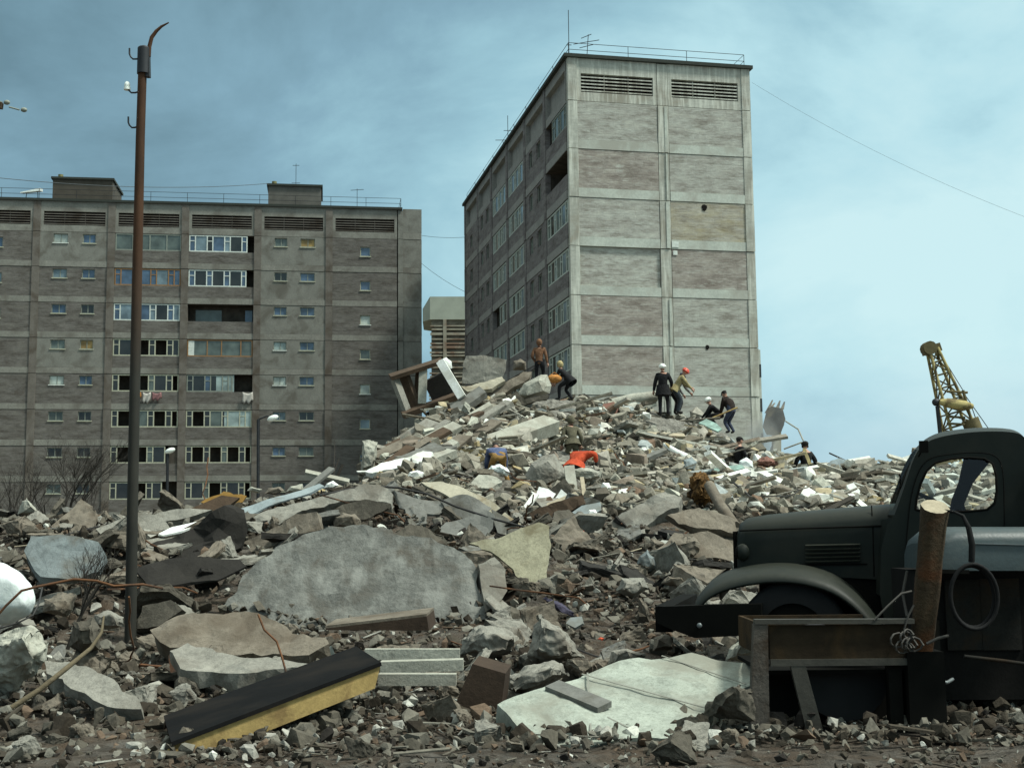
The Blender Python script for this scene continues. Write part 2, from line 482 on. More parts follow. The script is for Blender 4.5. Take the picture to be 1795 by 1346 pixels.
    for k in range(1, nst + 1):
        bm = MB()
        for (s0, s1, spec) in bays:
            a = spec.get('a') if spec.get('a') is not None else s0 + colw / 2
            b = spec.get('b') if spec.get('b') is not None else s1 - colw / 2
            zb = ztop - k * H
            tb = 0.02 + rnd.uniform(-0.008, 0.012)
            bm.box(a, b, -deep, tb, zb + 0.005, zb + band_h, 0, X)
        bm.build('floor_band', mats['band'], parent)
    wall.build('wall', wm, parent)

def columns(parent, X, ss, ztop, nst, ttop, colw, out, mat, seed=0):
    rnd = random.Random(seed)
    for s in ss:
        m = MB()
        for k in range(0, nst + 1):
            z1 = ztop - (k - 1) * H - 0.02 if k else ztop + ttop
            z0 = ztop - k * H
            d = rnd.uniform(-0.02, 0.025)
            m.box(s - colw / 2, s + colw / 2, -0.28, out + d, z0 + 0.01, z1 - 0.01, 0, X)
        m.build('column', mat, parent)

def railing(parent, X, pts, z, h=0.72, step=2.8, r=0.018, mat='metal_dark'):
    m = MB()
    for (a, b) in zip(pts[:-1], pts[1:]):
        A = Vector((a[0], a[1], 0)); B = Vector((b[0], b[1], 0)); L = (B - A).length; n = max(1, round(L / step))
        for i in range(n + 1):
            p = A.lerp(B, i / n)
            m.tube([X((p.x, p.y, z)), X((p.x, p.y, z + h))], r, 4)
        for hh in (h, h * 0.5):
            m.tube([X((A.x, A.y, z + hh)), X((B.x, B.y, z + hh))], r, 4)
    m.build('roof_railing', M_[mat], parent)

# ---- left block, seen almost square on
YL = 0.1465
LB = empty('apartment_block', (-37.0867, 98.1695, 0), YL,
           label='long dim brown nine storey apartment block with glazed loggias on the left', cat='apartment block')
XL = lambda p: (p[0], -p[1], p[2])
b = 5.6684; zt = 23.5698 + 1.5; TL = 2.4131
SW = [(1.28, 2.37, 0.14, 0.86), (3.50, 4.48, 0.14, 0.86)]
def sh(w, d): return [(a + d, c + d, e, f) for (a, c, e, f) in w]
matsL = dict(order=['wall', 'plaster', 'tech', 'recess'], wall=M_['tuff_left'], plaster=M_['plaster_left'], tech=M_['band_left'], recess=M_['recess'],
             band=M_['band_left'], slat=M_['column_left'])
pl = {k: 'plaster' for k in (1, 4)}
cream = lambda g=0.0, pn=('pane_dark', 'pane_dark', 'pane_grey', 'pane_dark', 'pane_dark'), gone=(1, 5, 7): ('frame_cream', pn, g, (0.44, 0.92), gone)
BL = [
 (-2 * b, -b, dict(type='loggia', glaze={k: cream() for k in (1, 2, 4, 5, 6, 8)})),
 (-b, 0, dict(type='win', win=[(-3.6, -2.5, 0.5, 1.3)], panes=[['pane_blue', 'pane_light', 'pane_dark']])),
 (0, b, dict(type='win', win=SW, mat=pl, panes=[['pane_white', 'pane_light', 'pane_blue', 'pane_grey', 'pane_white', 'pane_grey', 'pane_dark', 'pane_grey', 'pane_dark'],
                                         ['pane_blue', 'pane_blue', 'pane_dark', 'pane_yellow', 'pane_blue', 'pane_dark', 'pane_dark', 'pane_dark']])),
 (b, 2 * b, dict(type='loggia', glaze={1: ('frame_grey', 'pane_grey', 0, (1.3, 1.3)), 2: ('frame_orange', ('pane_blue', 'pane_blue', 'pane_light'), 0), 3: ('frame_white', ('pane_blue', 'pane_light', 'pane_dark'), 0),
      4: cream(gone=(3, 5)), 5: cream(gone=(1, 3, 7)), 6: cream(gone=(1, 5, 7)), 7: cream(0.18, gone=(1, 3)), 8: cream(0.22, gone=(3,)), 9: cream()}, front={7: [(0.86, 1.0, 'recess')]})),
 (2 * b, 3 * b, dict(type='loggia', glaze={1: ('frame_white', ('pane_blue', 'pane_light', 'pane_dark'), 0.10), 2: ('frame_white', ('pane_blue', 'pane_dark'), 0.11), 5: ('frame_grey', ('pane_dark', 'pane_dark', 'pane_blue'), 0.3),
      4: ('frame_orange', 'pane_grey', 0.0, (1.5, 1.1)), 6: cream(0, ('pane_dark', 'pane_dark', 'pane_grey')), 7: cream(gone=(1, 3, 5, 7)), 8: cream(gone=(3, 7)), 9: cream()},
      back={3: [(0.10, 0.5, 'pane_grey'), (0.86, 0.97, 'pane_blue')]}, front={4: [(0.01, 0.11, 'frame_white')], 5: [(0.45, 0.72, 'pane_curtain')], 6: [(0.58, 0.995, 'pane_curtain')]})),
 (3 * b, 4 * b, dict(type='win', win=sh([(1.33, 2.33, 0.12, 0.80), (3.38, 4.53, 0.12, 0.80)], 3 * b), m='plaster', mat={6: 'wall', 7: 'wall', 8: 'wall'},
      panes=[['pane_grey', 'pane_dark', 'pane_blue', 'pane_curtain', 'pane_white', 'pane_light', 'pane_blue', 'pane_grey'], ['pane_yellow', 'pane_blue', 'pane_blue', 'pane_blue', 'pane_blue', 'pane_dark', 'pane_grey', 'pane_dark']])),
 (4 * b, 4 * b + 5.75, dict(type='win', win=[(4 * b + 2.5, 4 * b + 3.32, 0.68, 1.46)], panes=[['pane_blue', 'pane_blue', 'pane_white', 'pane_grey', 'pane_white', 'pane_light', 'pane_blue', 'pane_dark']], frame='frame_cream')),
 (4 * b + 5.75, 4 * b + 7.4758, dict(type='blank', vent=False, b=4 * b + 7.4758)),
]
BL[-1][2]['vent'] = False
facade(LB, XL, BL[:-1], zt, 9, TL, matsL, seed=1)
# end strip of the left block: plain tuff returning round the corner
m = MB()
s0, s1 = 4 * b + 5.75 + 0.2, 4 * b + 7.4758
for k in range(0, 10):
    z1 = zt - (k - 1) * H - 0.02 if k else zt + TL + 0.12
    z0 = zt - k * H
    m.box(s0, s1, -11.9, -0.06, z0 + (0.47 if k else 0.55), z1, 0, XL)
    m.box(s0, s1 - 0.01, -11.9, -0.045, z0 + 0.01, z0 + (0.46 if k else 0.54), 1, XL)
m.build('end_wall', [M_['plaster_left'], M_['band_left']], LB)
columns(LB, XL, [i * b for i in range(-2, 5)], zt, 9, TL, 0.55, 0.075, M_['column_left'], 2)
columns(LB, XL, [4 * b + 5.75], zt, 9, TL - 0.05, 0.40, 0.05, M_['plaster_left'], 3)
m = MB(); m.box(-2 * b, 4 * b + 5.9, -11.8, -1.5, -0.5, zt + TL - 0.15, 0, XL); m.build('core', M_['dark'], LB)
m = MB(); m.box(-2 * b - 0.3, 4 * b + 5.9, -12.0, 0.16, zt + TL + 0.002, zt + TL + 0.20, 0, XL); m.build('roof', M_['roof_dark'], LB)
railing(LB, XL, [(-2 * b, -0.3), (4 * b + 5.8, -0.3), (4 * b + 5.8, -11)], zt + TL + 0.2, 0.85)
for (s0, s1, zz, mt) in ((0.95, 5.55, 1.78, 'penthouse'), (3 * b + 0.75, 3 * b + 5.0, 1.72, 'penthouse_light')):
    z0 = zt + TL + 0.2
    m = MB(); m.box(s0, s1, -5.2, -0.7, z0, z0 + zz, 0, XL); ph = m.build('penthouse', M_[mt], LB)
    m = MB(); m.box(s0 - 0.12, s1 + 0.12, -5.35, -0.55, z0 + zz + 0.002, z0 + zz + 0.17, 0, XL); m.build('coping', M_['roof_dark'], ph)
    m = MB(); m.tube([XL((s0 + 0.45, -1.4, z0 + zz + 0.17)), XL((s0 + 0.45, -1.4, z0 + zz + 0.55))], 0.2, 8); m.build('vent_pipe', plain('vent_pipe', (0.16, 0.15, 0.06), 0.6), ph)

def antenna(name, p, h, arms, label, slope=0.0):
    e = empty(name, p, label=label, cat='antenna')
    m = MB(); m.tube([(0, 0, 0), (slope, 0, h)], 0.022, 5); m.build('mast', M_['metal_dark'], e)
    m = MB()
    for (hh, L, dz) in arms: m.tube([(-L, 0, hh - dz), (L, 0, hh + dz)], 0.022, 4)
    m.build('crossbar', M_['metal_dark'], e)
    return e
def locL(s, t, z): return LB.matrix_basis @ Vector((s, -t, z))
LB_M = Matrix.Translation(LB.location) @ Matrix.Rotation(YL, 4, 'Z')
pL = lambda s, t, z: LB_M @ Vector((s, -t, z))
antenna('roof_antenna', pL(3 * b + 2.9, -3, zt + TL + 2.09), 2.4, [(0.75, 0.35, 0), (2.25, 0.28, 0)], 'thin mast antenna on the roof hut nearer the end of the brown block')
antenna('roof_antenna', pL(4 * b + 2.3, -3, zt + TL + 0.2), 2.3, [(2.2, 0.55, 0.03), (0.6, 0.2, 0)], 'low pale antenna on the bare roof right of both roof huts')
e = empty('white_sheet', pL(-0.95, -2.2, zt + TL + 0.2), YL, label='white slanted sheet on a stand beside the left roof hut', cat='sheet')
m = MB(); m.hexa([(-.8, -.4, .86), (.7, -.4, 1.08), (.75, .4, 1.2), (-.75, .4, .98), (-.8, -.4, .93), (.7, -.4, 1.3), (.75, .4, 1.42), (-.75, .4, 1.05)]); m.build('panel', M_['white'], e)
m = MB(); m.tube([(-.5, 0, 0), (-.4, 0, .95)], .03, 5); m.tube([(.5, 0, 0), (.45, 0, 1.2)], .03, 5); m.build('stand', M_['metal_dark'], e)

# ---- right block: gable end towards us, long side running away to the left
YR = 0.2086
RB = empty('apartment_block', (3.3315, 70.3775, 0), YR,
           label='tall pale grey apartment block showing its windowless gable end above the rubble', cat='apartment block')
RB_M = Matrix.Translation(RB.location) @ Matrix.Rotation(YR, 4, 'Z')
zr = 24.1696 + 1.5; TR = 2.4968; W = 11.0275; DP = 34.058
XG = lambda p: (p[0], -p[1], p[2])
XS = lambda p: (-p[1], p[0], p[2])
matsR = dict(order=['wall', 'brown', 'ochre', 'tech', 'recess'], wall=M_['gable_a'], brown=M_['gable_b'], ochre=M_['gable_c'], tech=M_['column_right'], recess=M_['recess'],
             band=M_['band_right'], slat=M_['column_right'])
facade(RB, XG, [(0.28, 5.64, dict(type='blank', a=0.56, b=5.30, mat={2: 'brown', 5: 'brown', 6: 'brown'}, set={4: -0.12})),
                (5.64, 10.8, dict(type='blank', a=5.98, b=10.50, mat={3: 'ochre', 4: 'brown', 7: 'wall'}))], zr, 9, TR, matsR, band_h=0.53, seed=5)
columns(RB, XG, [0.275], zr, 9, TR, 0.55, 0.06, M_['column_right'], 7)
columns(RB, XG, [5.64], zr, 9, TR - 0.02, 0.62, 0.02, M_['column_right'], 8)
columns(RB, XG, [W - 0.26], zr, 9, TR, 0.52, 0.05, M_['column_right'], 9)
m = MB()
for k in (1, 2, 3, 5, 6, 7, 8):       # the lighter strip of render beside the middle column
    m.box(5.68 + 0.03 * (k % 3), 5.84 + 0.03 * (k % 2), 0.045, 0.07, zr - k * H + 0.03, zr - (k - 1) * H - 0.06, 0, XG)
m.build('render_strip', M_['band_right'], RB)
bd = 34.058 / 6
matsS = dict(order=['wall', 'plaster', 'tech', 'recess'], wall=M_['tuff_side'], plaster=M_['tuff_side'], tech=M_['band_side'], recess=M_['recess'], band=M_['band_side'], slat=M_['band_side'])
def sp(k0): return ('frame_side', ('pane_grey', 'pane_light', 'pane_dark'), 0.0)
g1 = {k: sp(k) for k in range(1, 10)}
g1a = dict(g1); g1a.pop(2); g1a[1] = ('frame_grey', 'pane_grey', 0.3)
g1b = dict(g1); g1b[4] = ('frame_side', ('pane_light', 'pane_dark'), 0.45)
two = lambda i: dict(type='win', win=[(i * bd + 1.2, i * bd + 2.3, 0.15, 1.2), (i * bd + 3.5, i * bd + 4.5, 0.15, 1.2)], panes=[['pane_dark'], ['pane_dark', 'pane_grey']], vent=False, sill=False)
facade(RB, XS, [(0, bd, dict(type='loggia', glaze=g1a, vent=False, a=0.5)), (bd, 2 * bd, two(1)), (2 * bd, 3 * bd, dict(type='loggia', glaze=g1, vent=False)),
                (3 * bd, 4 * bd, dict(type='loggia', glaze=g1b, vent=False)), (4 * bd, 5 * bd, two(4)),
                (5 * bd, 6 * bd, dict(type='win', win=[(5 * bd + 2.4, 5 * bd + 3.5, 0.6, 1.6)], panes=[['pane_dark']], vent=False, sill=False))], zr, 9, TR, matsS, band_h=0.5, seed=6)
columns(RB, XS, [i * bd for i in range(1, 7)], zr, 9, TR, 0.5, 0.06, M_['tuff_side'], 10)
m = MB(); m.box(0.10, 0.54, 0.30, 0.5, -0.5, zr + TR - 0.02, 0); m.build('corner_strip', M_['column_right'], RB)
m = MB(); m.box(1.5, W - 0.4, 0.32, DP - 0.4, -0.5, zr + TR - 0.15, 0); m.build('core', M_['dark'], RB)
m = MB(); m.box(W - 0.38, W - 0.05, 0.30, DP, -0.5, zr + TR - 0.01, 0); m.box(0.05, W - 0.385, DP - 0.38, DP, -0.5, zr + TR - 0.01, 0); m.build('rear_wall', M_['tuff_side'], RB)
m = MB(); m.box(-0.22, W + 0.16, -0.2, DP + 0.3, zr + TR + 0.002, zr + TR + 0.2, 0); m.build('roof', M_['roof_dark'], RB)
railing(RB, lambda p: p, [(0.15, DP), (0.15, 0.25), (W - 0.2, 0.25), (W - 0.2, DP)], zr + TR + 0.2, 0.78, 3.6)
m = MB()                               # lower volume beyond the far corner of the gable
m.box(W + 0.002, W + 0.56, 1.0, 9.0, -0.5, zr - 5 * H + 0.05); m.build('stair_annex', M_['band_right'], RB)
for k in range(4):
    m = MB(); z = zr - 5 * H - 1.55 - k * 2.0
    m.box(W + 0.42, W + 0.575, 0.985, 1.25, z, z + 0.75); m.build('window', M_['pane_dark'], RB)
for (s, z, r) in ((8.0, zr - 2 * H - 0.32, 0.17), (7.95, zr - 5 * H - 0.02, 0.12)):   # dark plates on the gable, painted as the shade inside holes
    m = MB(); n = 9
    V = [(s + r * (1 + 0.3 * math.sin(i * 2.3)) * math.cos(i * 2 * math.pi / n), -0.006 - 0.02, z + r * 1.15 * math.sin(i * 2 * math.pi / n)) for i in range(n)]
    m.add(V, [tuple(reversed(range(n)))]); V2 = [(v[0], v[1] + 0.02, v[2]) for v in V]
    m.add(V + V2, [(i, (i + 1) % n, n + (i + 1) % n, n + i) for i in range(n)])
    m.build('painted_hole', M_['dark'], RB)
m = MB(); m.box(5.98, 6.38, 0.025, 0.06, zr - 3 * H + 0.1, zr - 3 * H + 0.42, 0, XG); m.box(6.05, 6.3, 0.025, 0.05, zr - 3 * H - 0.35, zr - 3 * H - 0.1, 0, XG); m.build('plaster_patch', M_['frame_white'], RB)
pR = lambda x, y, z: RB_M @ Vector((x, y, z))
antenna('roof_antenna', pR(0.35, 0.9, zr + TR + 0.2), 3.0, [(0.9, 0.15, 0)], 'plain thin mast at the front corner of the tall roof')
antenna('roof_antenna', pR(1.4, 0.9, zr + TR + 0.2), 1.6, [(1.15, 0.75, 0.12), (0.9, 0.4, 0.1), (1.5, 0.3, 0.12)], 'crooked branching antenna just behind the tall gable edge', 0.12)
antenna('roof_antenna', pR(0.5, 19.0, zr + TR + 0.2), 2.6, [(0.8, 0.9, 0.0), (1.5, 0.3, 0)], 'far mast antenna over the long receding side of the tall block')
# washing and bedding on the blocks
def hung(name, P, mat, label, cat, sag=0.12):
    m = MB(); n = 7; V = []
    A, B, h = Vector(P[0]), Vector(P[1]), P[2]
    for j in range(5):
        for i in range(n):
            q = i / (n - 1); p = A.lerp(B, q)
            V.append((p.x + 0.02 * math.sin(i * 1.9 + j), p.y - 0.05 - 0.06 * math.sin(q * math.pi * 3 + j * 0.5), p.z - h * j / 4 * (1 + 0.25 * math.sin(i * 2.1)) - sag * math.sin(math.pi * q)))
    F = [(j * n + i, j * n + i + 1, (j + 1) * n + i + 1, (j + 1) * n + i) for j in range(4) for i in range(n - 1)]
    m.add(V, F, 0, True); o = m.build(name, mat); o.modifiers.new('thick', 'SOLIDIFY').thickness = 0.02
    return tag(o, label, cat)
cl_o = plain('orange_cloth', (0.33, 0.14, 0.03), 0.9); cl_p = plain('pale_cloth', (0.42, 0.40, 0.36), 0.9); cl_r = plain('pink_cloth', (0.22, 0.11, 0.11), 0.9); cl_y = plain('straw_cloth', (0.50, 0.40, 0.18), 0.9)
zk = zt - 4 * H - 1.45
hung('hanging_cloth', (pL(b + 2.0, 0.12, zk), pL(b + 2.55, 0.12, zk), 0.45), cl_o, 'orange cloth hung under a loggia beside the rusty pole', 'cloth')
hung('hanging_cloth', (pL(b + 2.7, 0.12, zk), pL(b + 3.3, 0.12, zk), 0.7), cl_p, 'pale crumpled cloth hung between orange and pink washing', 'cloth')
hung('hanging_cloth', (pL(b + 3.4, 0.12, zk), pL(b + 4.1, 0.12, zk), 0.5), cl_r, 'dull pink washing under a loggia of the brown block', 'cloth')
hung('hanging_cloth', (pL(2 * b + 4.65, 0.12, zk + 0.05), pL(2 * b + 5.45, 0.12, zk + 0.05), 0.75), cl_p, 'white cloth drooping from the loggia with the bluish curtain', 'cloth')
hung('hanging_cloth', (pR(-0.25, 17.2, zr - 5 * H - 0.55 + 0.2), pR(-0.25, 15.4, zr - 5 * H - 0.55 + 0.2), 1.1), cl_y, 'straw coloured bedding on the side of the tall block', 'bedding')

# ---- half stripped building glimpsed between the two blocks
p0 = at(754, 640, 150.0); TB = empty('stripped_building', (p0.x, p0.y, 0), 0.05, label='distant building with pale top and bare striped floors between the two blocks', cat='building')
zA = at(754, 520, 150).z; zB = at(754, 560, 150).z
m = MB(); m.box(0, 9, 0, 9, zB, zA); m.hexa([(-.9, 1.6, zB), (0, 0, zB), (0, 9, zB), (-.9, 8, zB), (-.9, 1.6, zA - 1.2), (0, 0, zA), (0, 9, zA), (-.9, 8, zA - 1.2)])
m.build('upper_wall', rough_mat('pale_far', (0.36, 0.38, 0.31), 0.2, 0.6, 0), TB)
fl = rough_mat('floor_far', (0.31, 0.285, 0.22), 0.5, 0.9, 0, stain=(0.20, 0.13, 0.09)); fd = rough_mat('wall_far', (0.19, 0.17, 0.13), 0.5, 1.2, 0, stain=(0.10, 0.085, 0.065))
m = MB(); m.box(0.15, 9, 0.3, 9, 0, zB - 0.005); m.build('wall', fd, TB)
rr = random.Random(3); z = zB - 0.7
while z > 1:
    m = MB(); hh = rr.choice((0.16, 0.2, 0.3)); m.box(-0.2 + rr.uniform(0, .4), 9, -0.05, 0.29, z - hh, z); m.build('floor_slab', fl, TB); z -= rr.choice((0.38, 0.5, 0.7))
m = MB(); m.box(1.55, 1.95, -0.1, 0.29, 1, zB - 0.01); m.build('column', fl, TB)

# ---- wires across the sky
wire_m = plain('wire', (0.06, 0.07, 0.075), 0.6)
def wire(name, A, B, sag, r, label, n=24, cat='wire'):
    A, B = Vector(A), Vector(B)
    P = [A.lerp(B, i / n) - Vector((0, 0, sag * 4 * (i / n) * (1 - i / n))) for i in range(n + 1)]
    m = MB(); m.tube(P, r, 5); o = m.build(name, wire_m); return tag(o, label, cat)
wire('overhead_wire', at(1318, 145, 71), at(1835, 395, 60), 0.5, 0.006, 'long thin wire sloping down rightwards from the tall gable')
wire('overhead_wire', at(739, 413, 100), at(816, 416, 96), 0.1, 0.015, 'upper thin wire bridging the gap between the two blocks')
wire('overhead_wire', at(739, 462, 100), at(816, 512, 96), 0.15, 0.015, 'lower thin wire slanting across the gap between the two blocks')
wire('overhead_wire', at(-60, 306, 70), at(470, 322, 96), 0.5, 0.02, 'thin wire strung above the brown roof left of the roof huts')
# ------------------------------------------------------------------ ground and the rubble mound
CTRL = []                                    # x, y, z
def cp(px, py, D): p = at(px, py, D); CTRL.append((p.x, p.y, p.z))
def cw(px, D, z): p = at(px, 900, D); CTRL.append((p.x, p.y, z))
for D, z in ((5, -0.03), (8, 0.0), (10.5, 0.0)):
    for px in (-700, -100, 300, 700, 1100, 1500, 1900, 2500): cw(px, D, z)
for px, D, z in ((40, 11.5, 0.2), (-200, 13, 0.3), (230, 16.5, 0.1), (230, 13, 0.02), (600, 13.5, 0.0), (900, 14, 0.1), (1150, 13.5, 0.0), (1400, 13.2, 0.0), (1700, 13.2, 0.0), (2100, 13, 0.0),
                 (2400, 16, 0.2), (1600, 16.5, 0.25), (1900, 17, 0.3)): cw(px, D, z)
for c in ((620, 1115, 16.8), (430, 1075, 17.2), (840, 1090, 17), (640, 935, 20.8), (480, 965, 20.3), (800, 965, 20.2), (100, 1000, 19), (-150, 1000, 19), (280, 1000, 19),
          (100, 915, 24), (300, 905, 24.5), (-200, 905, 24), (430, 885, 25), (540, 868, 25.5), (620, 858, 25.5), (700, 858, 25.5), (800, 880, 25), (900, 915, 24.5),
          (960, 1030, 18), (1050, 1000, 19.5), (1000, 1085, 16), (1150, 960, 22), (1250, 920, 25), (1250, 1020, 19), (1100, 900, 26), (1000, 910, 25.5),
          (900, 870, 28.5), (850, 835, 31), (1000, 850, 31), (1100, 850, 30.5), (1200, 850, 31), (1300, 880, 28), (1450, 880, 29), (1400, 845, 34), (1550, 855, 32), (1500, 822, 38),
          (1590, 822, 38), (1750, 835, 38), (1900, 840, 38), (1430, 824, 39), (2200, 860, 38), (1750, 900, 28), (2000, 900, 28),
          (650, 815, 33), (700, 775, 37), (800, 775, 36), (900, 790, 35), (740, 738, 41), (800, 705, 44), (900, 702, 46), (1000, 702, 47), (1100, 717, 47), (1160, 729, 47),
          (1230, 748, 46.5), (1280, 760, 46), (1330, 795, 44), (1000, 785, 37.5), (1100, 780, 38), (1200, 795, 38), (1000, 740, 42), (1100, 745, 42.5), (1200, 770, 41), (880, 742, 41)): cp(*c)
for px, D, z in ((560, 33, 1.3), (480, 33, 0.7), (300, 33, 0.5), (100, 33, 0.4), (-200, 34, 0.3), (-500, 34, 0.2), (600, 42, 0.8), (700, 50, 1.4), (300, 48, 0.1), (0, 48, 0), (-400, 48, 0),
                 (850, 53, 4.0), (1000, 54, 4.0), (1150, 54, 3.4), (1280, 53, 2.2), (1400, 48, 1.6), (1550, 47, 1.4), (1750, 48, 1.2), (2000, 48, 1.0),
                 (900, 60, 1.2), (1050, 61, 1.0), (1200, 60, 0.8), (1400, 57, 0.2), (1600, 57, 0.1), (1900, 57, 0.0), (600, 58, 0.1), (750, 60, 0.5),
                 (-300, 66, 0), (100, 66, 0), (500, 66, 0), (900, 70, 0), (1300, 70, 0), (1700, 68, 0), (2100, 66, 0), (2300, 50, 0.4), (2500, 40, 0.8), (-500, 20, 0.6)): cw(px, D, z)
CT = np.array(CTRL)
def _k(r2): return np.where(r2 > 0, r2 * np.log(r2 + 1e-9) * 0.5, 0.0)
def _w(P):                                   # lateral positions are measured in view angle so near and far detail interpolate alike
    d = np.maximum(P[:, 1], 3.0)
    return np.stack([P[:, 0] / (0.35 * d + 2.0) * 8.0, np.log(d) * 13.0], 1)
_X = _w(CT[:, :2]); _n = len(CT)
_d2 = ((_X[:, None] - _X[None]) ** 2).sum(-1)
_A = np.zeros((_n + 3, _n + 3)); _A[:_n, :_n] = _k(_d2) + np.eye(_n) * 0.15
_A[:_n, _n] = 1; _A[:_n, _n + 1:] = _X; _A[_n, :_n] = 1; _A[_n + 1:, :_n] = _X.T
_c = np.linalg.solve(_A, np.concatenate([CT[:, 2], np.zeros(3)]))
def TZ(P):
    P = np.atleast_2d(np.asarray(P, float)); out = np.empty(len(P))
    for i in range(0, len(P), 4000):
        Q = _w(P[i:i + 4000, :2])
        d2 = ((Q[:, None] - _X[None]) ** 2).sum(-1)
        out[i:i + 4000] = _k(d2) @ _c[:_n] + _c[_n] + Q @ _c[_n + 1:]
    return np.clip(out, -0.05, 7.0)
def gz(x, y): return float(TZ([[x, y]])[0])

def terrain():
    ys = [4.5]
    while ys[-1] < 70: ys.append(ys[-1] + 0.10 + ys[-1] * 0.0075)
    us = np.linspace(-0.62, 0.62, 230)
    ys = np.array(ys); P = np.array([(u * (y + 3), y) for y in ys for u in us])
    z = TZ(P)
    edge = np.clip((0.62 - np.abs(np.tile(us, len(ys)))) / 0.08, 0, 1) * np.clip((70 - P[:, 1]) / 6, 0, 1)
    z = z * edge
    V = []
    for (x, y), zz in zip(P, z):
        a = min(1.0, 0.25 + zz * 0.5)
        n = noise.turbulence(Vector((x * 0.55, y * 0.55, 3.1)), 4, False) - 0.55
        q = noise.noise(Vector((x * 3.1, y * 3.1, 1.7))) * 0.08
        V.append((x, y, zz + 0.34 * a * n + q * min(1, 0.4 + zz) + 0.01))
    nu = len(us)
    F = [(j * nu + i, j * nu + i + 1, (j + 1) * nu + i + 1, (j + 1) * nu + i) for j in range(len(ys) - 1) for i in range(nu - 1)]
    me = bpy.data.meshes.new('rubble_mound'); me.from_pydata(V, [], F); me.update()
    t = NT('rubble_ground')
    a = t.noise(1.3, 8, 0.72); f = t.noise(9, 6, 0.75); g = t.noise(0.23, 3, 0.5)
    vo = t.new('ShaderNodeTexVoronoi'); vo.inputs['Scale'].default_value = 5.5; t.l.new(t.co, vo.inputs['Vector'])
    bw_ = t.new('ShaderNodeRGBToBW'); t.l.new(vo.outputs['Color'], bw_.inputs[0]); vog = bw_.outputs[0]
    c = t.ramp(f, [(0.28, (0.028, 0.023, 0.017)), (0.5, (0.10, 0.088, 0.07)), (0.7, (0.22, 0.205, 0.175))])
    c = t.mix(0.5, c, t.mix(1.0, vog, (0.22, 0.20, 0.175), 'MULTIPLY'))
    c = t.mix(t.ramp(a, [(0.42, (0, 0, 0)), (0.62, (0.75, 0.75, 0.75))]), c, (0.095, 0.062, 0.038))
    sepn = t.new('ShaderNodeSeparateXYZ'); t.l.new(t.co, sepn.inputs[0])
    mr = t.new('ShaderNodeMapRange'); mr.inputs[1].default_value = 26; mr.inputs[2].default_value = 34; t.l.new(sepn.outputs[1], mr.inputs[0])
    c2 = t.ramp(f, [(0.28, (0.10, 0.092, 0.076)), (0.5, (0.23, 0.217, 0.185)), (0.7, (0.38, 0.37, 0.325))])
    c = t.mix(mr.outputs[0], c, t.mix(0.35, c2, t.mix(1.0, vog, (0.5, 0.48, 0.42), 'MULTIPLY')))
    t.bump(t.math('ADD', t.math('ADD', a, f), vo.outputs['Distance']), 1.0, 0.12)
    mt = t.done(c, 0.95, 0, 0.15)
    o = link_mesh('rubble_mound', me, mt); o['kind'] = 'stuff'
    o['label'] = 'heaped brown and grey debris of the collapsed block'; o['category'] = 'rubble'
    return o
terrain()
m = MB(); S = 3500
m.add([(-S, -60, -0.12), (S, -60, -0.12), (S, S, -0.12), (-S, S, -0.12)], [(0, 1, 2, 3)])
m.build('ground', rough_mat('bare_ground', (0.13, 0.115, 0.09), 0.4, 0.15, 0.3, fine=1.5), kind='structure')

# ------------------------------------------------------------------ loose fragments
def hull_mesh(pts, sub=0, amp=0.0, seed=0, freq=2.0):
    bm = bmesh.new()
    for p in pts: bm.verts.new(p)
    r = bmesh.ops.convex_hull(bm, input=bm.verts)
    bad = [e for e in r['geom_interior'] + r['geom_unused'] if isinstance(e, bmesh.types.BMVert)]
    if bad: bmesh.ops.delete(bm, geom=list(set(bad)), context='VERTS')
    bmesh.ops.dissolve_limit(bm, angle_limit=R(4), verts=bm.verts, edges=bm.edges)
    for _ in range(sub):
        bmesh.ops.triangulate(bm, faces=bm.faces)
        bmesh.ops.subdivide_edges(bm, edges=bm.edges, cuts=1, use_grid_fill=True)
    if amp:
        bm.normal_update()
        for v in bm.verts:
            n = noise.turbulence(v.co * freq + Vector((seed * 3.7, 0, 0)), 3, False) - 0.5
            n += 0.5 * (noise.noise(v.co * freq * 4.3 + Vector((0, seed * 1.3, 0)))) + 0.3 * noise.noise(v.co * freq * 9.0)
            v.co += v.normal * (amp * n)
    bmesh.ops.triangulate(bm, faces=bm.faces)
    me = bpy.data.meshes.new('h'); bm.to_mesh(me); bm.free(); return me

RG = random.Random(11)
def rnd_hull(n=11, sq=(1, 1, 1), rg=RG):
    P = []
    for _ in range(n):
        v = Vector((rg.gauss(0, 1), rg.gauss(0, 1), rg.gauss(0, 1))).normalized() * rg.uniform(0.75, 1.0)
        v = Vector([max(-0.62, min(0.62, c)) for c in v])
        P.append(Vector((v.x * sq[0], v.y * sq[1], v.z * sq[2])))
    return P
TEMPL = []
for i in range(36):
    k = i % 4
    sq = ((1, .8, .7), (1, .75, .28), (1, .45, .35), (1, .9, .8))[k]
    me = hull_mesh(rnd_hull(12, sq))
    TEMPL.append((np.array([v.co[:] for v in me.vertices]), [tuple(p.vertices) for p in me.polygons]))
    bpy.data.meshes.remove(me)
LATH = (np.array([(-.5, -.5, -.5), (.5, -.5, -.5), (.5, .5, -.5), (-.5, .5, -.5), (-.5, -.5, .5), (.5, -.5, .5), (.5, .5, .5), (-.5, .5, .5)]),
        [(3, 2, 1, 0), (4, 5, 6, 7), (0, 1, 5, 4), (1, 2, 6, 5), (2, 3, 7, 6), (3, 0, 4, 7)])
def rotm(ax, ay, az):
    return np.array((Matrix.Rotation(az, 3, 'Z') @ Matrix.Rotation(ay, 3, 'Y') @ Matrix.Rotation(ax, 3, 'X')))
